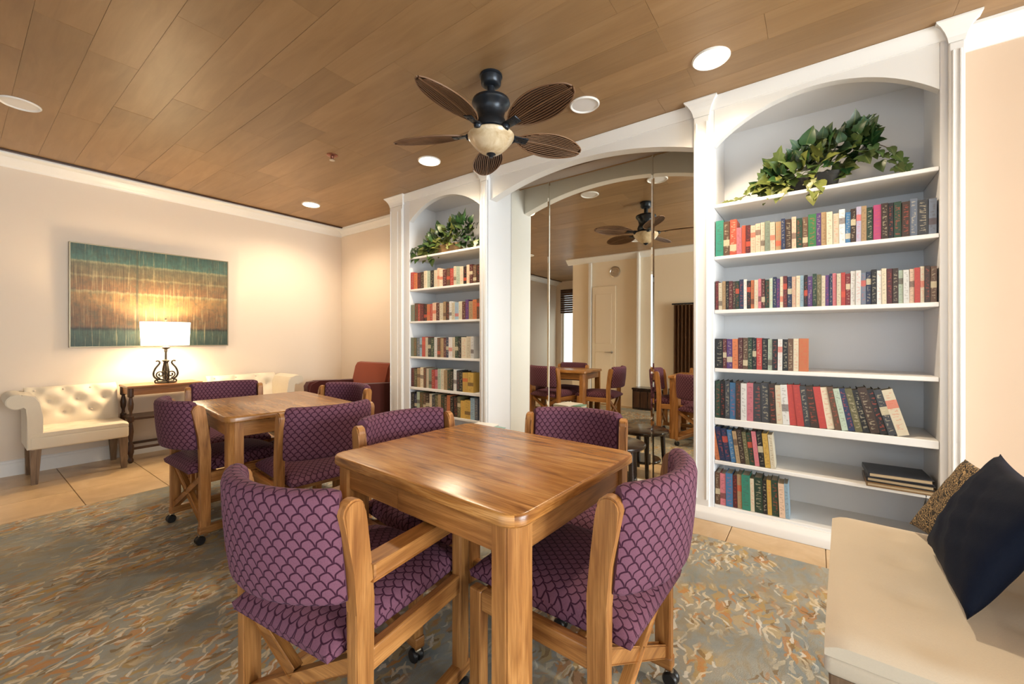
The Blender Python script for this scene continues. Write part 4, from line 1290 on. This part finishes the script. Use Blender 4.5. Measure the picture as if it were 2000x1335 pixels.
# ------------------------------------------------------------------ pillows on the right settee
def pillow(name, corner, eu, ev, size_u, size_v, thick, mat, label, wrinkle=0.0, seed=1):
    """corner: one bottom corner; eu along the bottom edge, ev up the face"""
    eu, ev = Vector(eu).normalized(), Vector(ev).normalized()
    nn = eu.cross(ev).normalized()
    rn = random.Random(seed)
    n = 26
    b = B(); uvl = b.loops.layers.uv.new('UVMap')
    ph = [rn.uniform(0, 6.28) for _ in range(6)]
    def P(i, j, s):
        u, v = -1 + 2 * i / n, -1 + 2 * j / n
        prof = max(0.0, (1 - u ** 2) * (1 - v ** 2)) ** .42
        # sides pulled in between the corners
        cu = u * (1 - .13 * (1 - v * v)); cv = v * (1 - .10 * (1 - u * u))
        w = wrinkle * (math.sin(9 * u + 5 * v + ph[0]) * .5 + math.sin(14 * v - 6 * u + ph[1]) * .35 + math.sin(23 * (u + v * .6) + ph[2]) * .18) * prof
        h = s * (thick / 2 * prof + w * (1 if s > 0 else .4)) 
        return Vector(corner) + eu * ((cu + 1) / 2 * size_u) + ev * ((cv + 1) / 2 * size_v) + nn * h
    base = P(n // 2, 0, 0)
    G = {}
    for s in (1, -1):
        for i in range(n + 1):
            for j in range(n + 1):
                if s == -1 and (i in (0, n) or j in (0, n)): G[s, i, j] = G[1, i, j]
                else: G[s, i, j] = b.verts.new(P(i, j, s) - base)
    for s in (1, -1):
        for i in range(n):
            for j in range(n):
                idx = [(i, j), (i + 1, j), (i + 1, j + 1), (i, j + 1)]
                if s < 0: idx = idx[::-1]
                f = b.faces.new([G[s, a_, c_] for a_, c_ in idx])
                for lp, (a_, c_) in zip(f.loops, idx): lp[uvl].uv = (a_ / n * size_u, c_ / n * size_v)
    o = finish(name, b, mat, None, base, smooth=False, uv=False)
    for p in o.data.polygons: p.use_smooth = True
    tag(o, label, 'pillow')
    return o
pillow('throw_pillow', (0.300, 1.91, .480), (-0.015, -1, 0.01), (0.145, 0.0, 0.295), .47, .36, .125, M['navy'], 'navy blue satin throw pillow leaning on the right settee', .006, 3)
pillow('throw_pillow', (0.280, 2.095, .475), (0.25, -1, 0.0), (0.50, 0.22, 0.80), .40, .30, .10, M['meander'], 'black and gold patterned pillow behind the navy pillow', .004, 5)

# ------------------------------------------------------------------ books
BC = {  # colour words and paint
 'T': ('teal', (0.020, 0.235, 0.160)), 'G': ('green', (0.030, 0.170, 0.050)), 'g': ('dark green', (0.018, 0.050, 0.028)), 'p': ('pale green', (0.42, 0.52, 0.40)),
 'e': ('grey green', (0.20, 0.25, 0.18)), 'R': ('red', (0.48, 0.035, 0.025)), 'r': ('dark red', (0.20, 0.015, 0.020)), 'O': ('orange', (0.62, 0.165, 0.040)),
 'o': ('orange red', (0.58, 0.085, 0.030)), 'M': ('maroon', (0.110, 0.018, 0.022)), 'K': ('pink', (0.62, 0.16, 0.20)), 'k': ('magenta', (0.36, 0.028, 0.13)),
 'B': ('blue', (0.035, 0.165, 0.36)), 'b': ('pale blue', (0.28, 0.45, 0.58)), 'N': ('navy', (0.018, 0.030, 0.085)), 'S': ('slate', (0.14, 0.17, 0.23)),
 'U': ('purple', (0.085, 0.030, 0.16)), 'u': ('lilac', (0.40, 0.36, 0.50)), 'W': ('white', (0.72, 0.71, 0.68)), 'C': ('cream', (0.66, 0.57, 0.40)),
 'c': ('peach', (0.68, 0.46, 0.31)), 'Y': ('yellow', (0.70, 0.42, 0.045)), 't': ('tan', (0.42, 0.27, 0.125)), 'w': ('brown', (0.135, 0.068, 0.035)),
 'd': ('dark brown', (0.050, 0.026, 0.017)), 'X': ('black', (0.016, 0.015, 0.016)), 'x': ('charcoal', (0.045, 0.047, 0.055)), 'v': ('olive', (0.13, 0.115, 0.045)),
}
bm = B(); rb(bm, -.5, .5, 0, .03, 0, 1); rb(bm, -.5, -.43, .03, 1, 0, 1); rb(bm, .43, .5, .03, 1, 0, 1)
cover_me = bpy.data.meshes.new('book'); bmesh.ops.recalc_face_normals(bm, faces=bm.faces); bm.to_mesh(cover_me); bm.free(); cover_me.materials.append(M['book'])
bm = B(); rb(bm, -.43, .43, .03, .975, .012, .972)
page_me = bpy.data.meshes.new('page_block'); bmesh.ops.recalc_face_normals(bm, faces=bm.faces); bm.to_mesh(page_me); bm.free(); page_me.materials.append(M['pages'])
ORD1 = ['', 'first', 'second', 'third', 'fourth', 'fifth', 'sixth', 'seventh', 'eighth', 'ninth', 'tenth', 'eleventh', 'twelfth', 'thirteenth', 'fourteenth', 'fifteenth', 'sixteenth', 'seventeenth', 'eighteenth', 'nineteenth']
def ordinal(n):
    if n < 20: return ORD1[n]
    tens = {2: 'twent', 3: 'thirt', 4: 'fort', 5: 'fift'}[n // 10]
    return tens + 'ieth' if n % 10 == 0 else tens + 'y-' + ORD1[n % 10]
SHELF = ['', 'top', 'second', 'third', 'fourth', 'fifth', 'sixth', 'bottom']
brn = random.Random(77)
def book_row(case, shelf, x0, x1, z, codes, h, hv=.012, lean=None, depth=.125, yfront=2.902, talls={}, wides={}):
    """codes: one letter per book; fills x0..x1 from left to right"""
    n = len(codes)
    ws = [wides.get(i, 1.0) * brn.uniform(.8, 1.25) for i in range(n)]
    lean_of = [(lean(i / max(1, n - 1)) if lean else brn.uniform(-.4, .4)) for i in range(n)]
    k = (x1 - x0 - .0012 * n) / sum(w / math.cos(R(a)) for w, a in zip(ws, lean_of))
    x = x0
    for i, c in enumerate(codes):
        name, col = BC[c]
        w = ws[i] * k
        a = R(lean_of[i])
        hh = (h if i not in talls else talls[i]) + brn.uniform(-hv, hv)
        dd = depth * (hh / h) ** .5 + brn.uniform(-.006, .006)
        o = bpy.data.objects.new('book', cover_me); COL.objects.link(o)
        adv = w / math.cos(a) + .0012
        # tops lean to the left for positive a; the left-bottom or right-bottom edge stays on the shelf
        lift = abs(math.sin(a)) * w / 2
        # measure x at shelf level
        o.location = (x + adv / 2 - (0), yfront + brn.uniform(0, .006), z + .0008 + lift)
        o.rotation_euler = (0, -a, 0)
        o.scale = (w, dd, hh)
        f = brn.uniform(.75, 1.05); g_ = sum(col) / 3; col = tuple(c2 * .86 + g_ * .14 for c2 in col)
        o.color = (min(1, col[0] * f), min(1, col[1] * f), min(1, col[2] * f), 1)
        q = bpy.data.objects.new('page_block', page_me); COL.objects.link(q); q.parent = o
        tag(o, '%s book, %s from left on the %s shelf of the %s bookcase' % (name, ordinal(i + 1), SHELF[shelf], case), 'book', 'books on the %s shelf of the %s bookcase' % (SHELF[shelf], case))
        x += adv
a, c_ = -.515, .488
book_row('right', 2, a, c_, 1.678, 'TwoKoMccCeCtNdcgwGUtCCWBdutgkdXgdSxS', .178, talls={0: .232, 1: .205, 2: .222}, wides={0: 1.6, 1: 1.5, 2: 1.7, 17: 1.3, 20: 1.3, 28: 1.3, 34: 1.4})
book_row('right', 3, a, c_, 1.337, 'MCtXMdgNWXOCKMgpNUCMNcCbXUgvCUNKCRrWWSNXWCMdpWcRCdw', .178, hv=.008)
book_row('right', 4, a, -.030, .965, 'XMUOMwgXRXpXWXwCO', .190, hv=.006, wides={0: 1.4, 8: 1.4, 13: 1.3, 16: 1.5})
book_row('right', 5, a, .392, .648, 'gXxBdWKxxdCWRRxdRCwpNvXdXxC', .236, hv=.008, lean=lambda t: 21 * max(0, t - .25), wides={7: 1.5, 8: 1.2, 12: 1.3, 26: 1.5})
book_row('right', 6, a, -.190, .377, 'ONNBtdvgKXYC', .205, hv=.008, lean=lambda t: 9 - 4 * t, wides={1: 1.3, 10: 1.2})
book_row('right', 7, a, -.120, .096, 'wKBMtTCgXYgcb', .205, hv=.010, lean=lambda t: .5 + 2 * t, wides={1: 1.4, 2: 1.5, 5: 1.6, 7: 1.7, 10: 1.4})
a, c_ = -3.474, -2.508
book_row('left', 2, a, c_, 1.672, 'ROMdCpXCcCMwRCpCXcMwd', .175)
book_row('left', 3, a, c_, 1.333, 'ewRMXORcMCtdWCbCMUtOw', .178)
book_row('left', 4, a, -2.585, .962, 'evSbRCXgWwtMNWCgXCCW', .200, wides={17: 1.4, 18: 1.6})
book_row('left', 5, a, -2.590, .640, 'MvtCwCeRKpCtgXWxXYY', .200, talls={17: .185, 18: .185}, wides={17: 1.6, 18: 1.6})
book_row('left', 6, a, -2.530, .386, 'XNpvwdCxvtgwOXdvYYbS', .195, talls={16: .18, 17: .18}, wides={16: 1.5, 17: 1.5, 18: 1.6})

# stack of albums at the right end of the sixth shelf
def album(z, h, rz, w, d, col, label, dx=0):
    t = empty('photo_album', (.352 + dx, 2.985, z), rz, label, 'album', 'dark albums stacked on the right bookcase')
    m = plain('album_cover', col, 0.35, var=.15)
    b = B(); rb(b, -w / 2, w / 2, -d / 2, d / 2, 0, .005, .002); rb(b, -w / 2, w / 2, -d / 2, d / 2, h - .005, h, .002); rb(b, -w / 2, -w / 2 + .006, -d / 2, d / 2, .004, h - .004)
    finish('cover', b, m, t)
    b = B(); rb(b, -w / 2 + .006, w / 2 - .006, -d / 2 + .008, d / 2 - .008, .005, h - .005); finish('page_block', b, plain('album_pages', (0.46, 0.33, 0.19), 0.8), t)
    return t
al = album(.3775, .022, R(0), .268, .24, (0.15, 0.085, 0.035), 'brown album at the bottom of stack on right bookcase')
album(.400, .024, R(-2), .258, .225, (0.012, 0.012, 0.014), 'black album in the middle of stack on right bookcase')
tp = album(.4245, .026, R(3), .250, .215, (0.016, 0.018, 0.026), 'blue-black album on top of stack on right bookcase', -.006)
b = B(); tube(b, [(.09, -.10, .004), (.09, -.135, .002), (.088, -.140, -.02), (.080, -.138, -.06), (.070, -.136, -.085)], [.002, .002, .003, .004, .005], 6)
finish('ribbon', b, M['caster'], al)

# ------------------------------------------------------------------ ivy plants
def leaf_mesh(name, pts, fold=.18, curl=.25):
    """outline of the right half, from the stem to the tip (y along the midrib)"""
    b = B()
    mid = []
    for (x, y) in pts: mid.append(b.verts.new((0, y, -curl * y * y)))
    for s in (-1, 1):
        ed = [b.verts.new((s * x, y, fold * x - curl * y * y)) for (x, y) in pts[1:-1]]
        ed = [mid[0]] + ed + [mid[-1]]
        for i in range(len(pts) - 1):
            vs_ = [mid[i], ed[i], ed[i + 1], mid[i + 1]]
            u = []
            for v in vs_:
                if v not in u: u.append(v)
            if len(u) > 2:
                try: b.faces.new(u if s > 0 else u[::-1])
                except Exception: pass
    me = bpy.data.meshes.new(name); b.to_mesh(me); b.free()
    for p in me.polygons: p.use_smooth = True
    me.materials.append(M['leaf'])
    return me
LEAF = [
    leaf_mesh('leaf', [(0, 0), (.26, -.10), (.50, .02), (.44, .22), (.52, .40), (.30, .48), (.20, .70), (0, 1.0)]),
    leaf_mesh('leaf', [(0, 0), (.22, -.08), (.40, .06), (.46, .28), (.36, .52), (.20, .76), (0, 1.0)], .25, .35),
    leaf_mesh('leaf', [(0, 0), (.30, -.06), (.56, .12), (.36, .30), (.44, .52), (.22, .58), (.14, .78), (0, 1.0)], .12, .15),
]
def ivy(name, origin, label, spots, vines, pot, seed, pot_mat, size):
    rn = random.Random(seed)
    t = empty(name, origin, 0, label, 'plant', 'ivy plants on the top shelves')
    pw_, pd, ph = pot
    b = B(); prof = [(.80, 0), (.92, ph * .35), (1.0, ph * .8), (1.04, ph * .85), (1.04, ph), (.90, ph), (.88, ph * .7)]
    rings = []
    for s_, z in prof:
        rings.append([b.verts.new((p[0] * s_, p[1] * s_, z)) for p in rrect(pw_, pd, min(pw_, pd) * .3, 5)])
    m_ = len(rings[0])
    b.faces.new(rings[0][::-1]); b.faces.new(rings[-1])
    for q, s_ in zip(rings, rings[1:]):
        for i in range(m_): b.faces.new((q[i], q[(i + 1) % m_], s_[(i + 1) % m_], s_[i]))
    finish('basket', b, pot_mat, t, smooth=True)
    for path in vines:
        b = B(); P = [Vector(p) for p in path]
        for _ in range(2):
            Q = [P[0]]
            for p, q in zip(P, P[1:]): Q += [p * .75 + q * .25, p * .25 + q * .75]
            P = Q + [P[-1]]
        tube(b, P, .0022, 5); finish('vine', b, M['vine'], t, smooth=True)
    for (x, y, z, sz, hue, droop) in spots:
        o = bpy.data.objects.new('leaf', rn.choice(LEAF)); link(o, t)
        o.location = (x, y, z)
        out = Vector((x * 1.2 + rn.uniform(-.3, .3), -0.45 + rn.uniform(-.35, .25), droop + rn.uniform(-.3, .3)))
        out.normalize()
        nrm = Vector((rn.uniform(-.5, .5), -1.0, rn.uniform(.1, .8))).normalized()
        side = out.cross(nrm).normalized(); nrm = side.cross(out).normalized()
        mt = Matrix((side, out, nrm)).transposed()
        o.rotation_euler = mt.to_euler()
        s_ = size * sz * rn.uniform(.8, 1.2)
        o.scale = (s_, s_, s_)
        gcol = Vector((0.020, 0.085, 0.022)); dcol = Vector((0.012, 0.035, 0.012)); ycol = Vector((0.30, 0.30, 0.065))
        f = rn.random()
        col = gcol * (1 - f) + dcol * f
        col = col * (1 - hue) + ycol * hue
        o.color = (*col, 1)
    return t
def mound(rn, n, xs, ztop, zlow, y0, y1, lobes):
    out = []
    for _ in range(n):
        x = rn.uniform(*xs)
        zt = ztop(x)
        z = zlow(x) + (zt - zlow(x)) * rn.random() ** .85
        y = rn.uniform(y0, y1)
        rel = (z - zlow(x)) / max(.02, zt - zlow(x))
        hue = max(0, min(.85, rn.uniform(-.35, .35) + .55 * (1 - rel) - .3 * (x > .12)))
        out.append((x, y, z, rn.uniform(.75, 1.15), hue, -.5 + 1.2 * rel))
    return out
rn = random.Random(21)
def interp(x, tab):
    for (a, za), (b_, zb_) in zip(tab, tab[1:]):
        if x <= b_: return za + (zb_ - za) * (x - a) / (b_ - a)
    return tab[-1][1]
# right plant, local origin at the basket base
ztR = lambda x: interp(x, [(-.26, .12), (-.2, .18), (-.1, .24), (0, .29), (.1, .325), (.2, .335), (.3, .25)])
zlR = lambda x: interp(x, [(-.26, .06), (-.15, .02), (0, .03), (.12, .06), (.2, .15), (.3, .18)])
spots = mound(rn, 230, (-.255, .27), ztR, zlR, -.11, .06, 0)
left_v = [(-.12, -.05, .12), (-.24, -.07, .10), (-.32, -.08, .045), (-.37, -.09, .02), (-.43, -.09, .006)]
for k, (x, y, z) in enumerate([(-.27, -.08, .10), (-.29, -.09, .075), (-.315, -.09, .05), (-.345, -.09, .035), (-.37, -.09, .03), (-.395, -.09, .02), (-.425, -.09, .015)]):
    spots.append((x, y, z, .8 - .05 * k, .45, -.2))
right_v = [(.15, -.03, .22), (.25, -.06, .225), (.33, -.07, .17), (.385, -.08, .10), (.40, -.085, .04)]
for k, (x, y, z) in enumerate([(.235, -.09, .15), (.27, -.07, .20), (.295, -.08, .155), (.315, -.08, .13), (.34, -.08, .16), (.335, -.09, .09), (.36, -.08, .12), (.385, -.08, .09), (.30, -.09, .09), (.375, -.09, .055), (.40, -.09, .05), (.36, -.10, .05)]):
    spots.append((x, y, z, 1.15 if k == 0 else .68, .12, -.9))
front_v = [(.02, -.06, .10), (.03, -.12, .07), (.02, -.135, .02), (.015, -.14, -.03)]
for (x, z) in ((.0, .05), (.035, .035), (.02, .005), (.03, -.02), (.01, -.03), (-.13, .03), (-.16, .0)):
    spots.append((x, -.125, z, .85, .7, -1.0))
ivy('potted_ivy', (-0.02, 3.035, 2.0105), 'large trailing ivy in dark basket on top shelf of right bookcase', spots, [left_v, right_v, front_v], (.27, .15, .10), 3, M['basket'], .078)
# left plant
rn = random.Random(8)
ztL = lambda x: interp(x, [(-.40, .07), (-.3, .12), (-.15, .22), (0, .29), (.15, .345), (.27, .35), (.36, .22)])
zlL = lambda x: interp(x, [(-.40, .0), (-.2, .01), (0, .04), (.2, .06), (.36, .09)])
spots = mound(rn, 230, (-.38, .34), ztL, zlL, -.11, .05, 0)
for (x, z) in ((-.40, .03), (-.43, .05), (-.44, .0), (-.41, -.02), (-.36, -.01), (-.42, .09), (-.38, .10), (-.15, -.03), (-.13, -.05), (-.16, .0)):
    spots.append((x, -.12, z, .9, .1, -.7))
lv = [(-.2, -.06, .10), (-.32, -.10, .08), (-.40, -.12, .04), (-.44, -.13, -.02)]
ivy('potted_ivy', (-3.02, 3.035, 2.0105), 'trailing ivy in tan basket on top shelf of left bookcase', spots, [lv, [(-.1, -.08, .06), (-.14, -.12, .02), (-.15, -.135, -.05)]], (.34, .15, .095), 9, M['basket_tan'], .074)
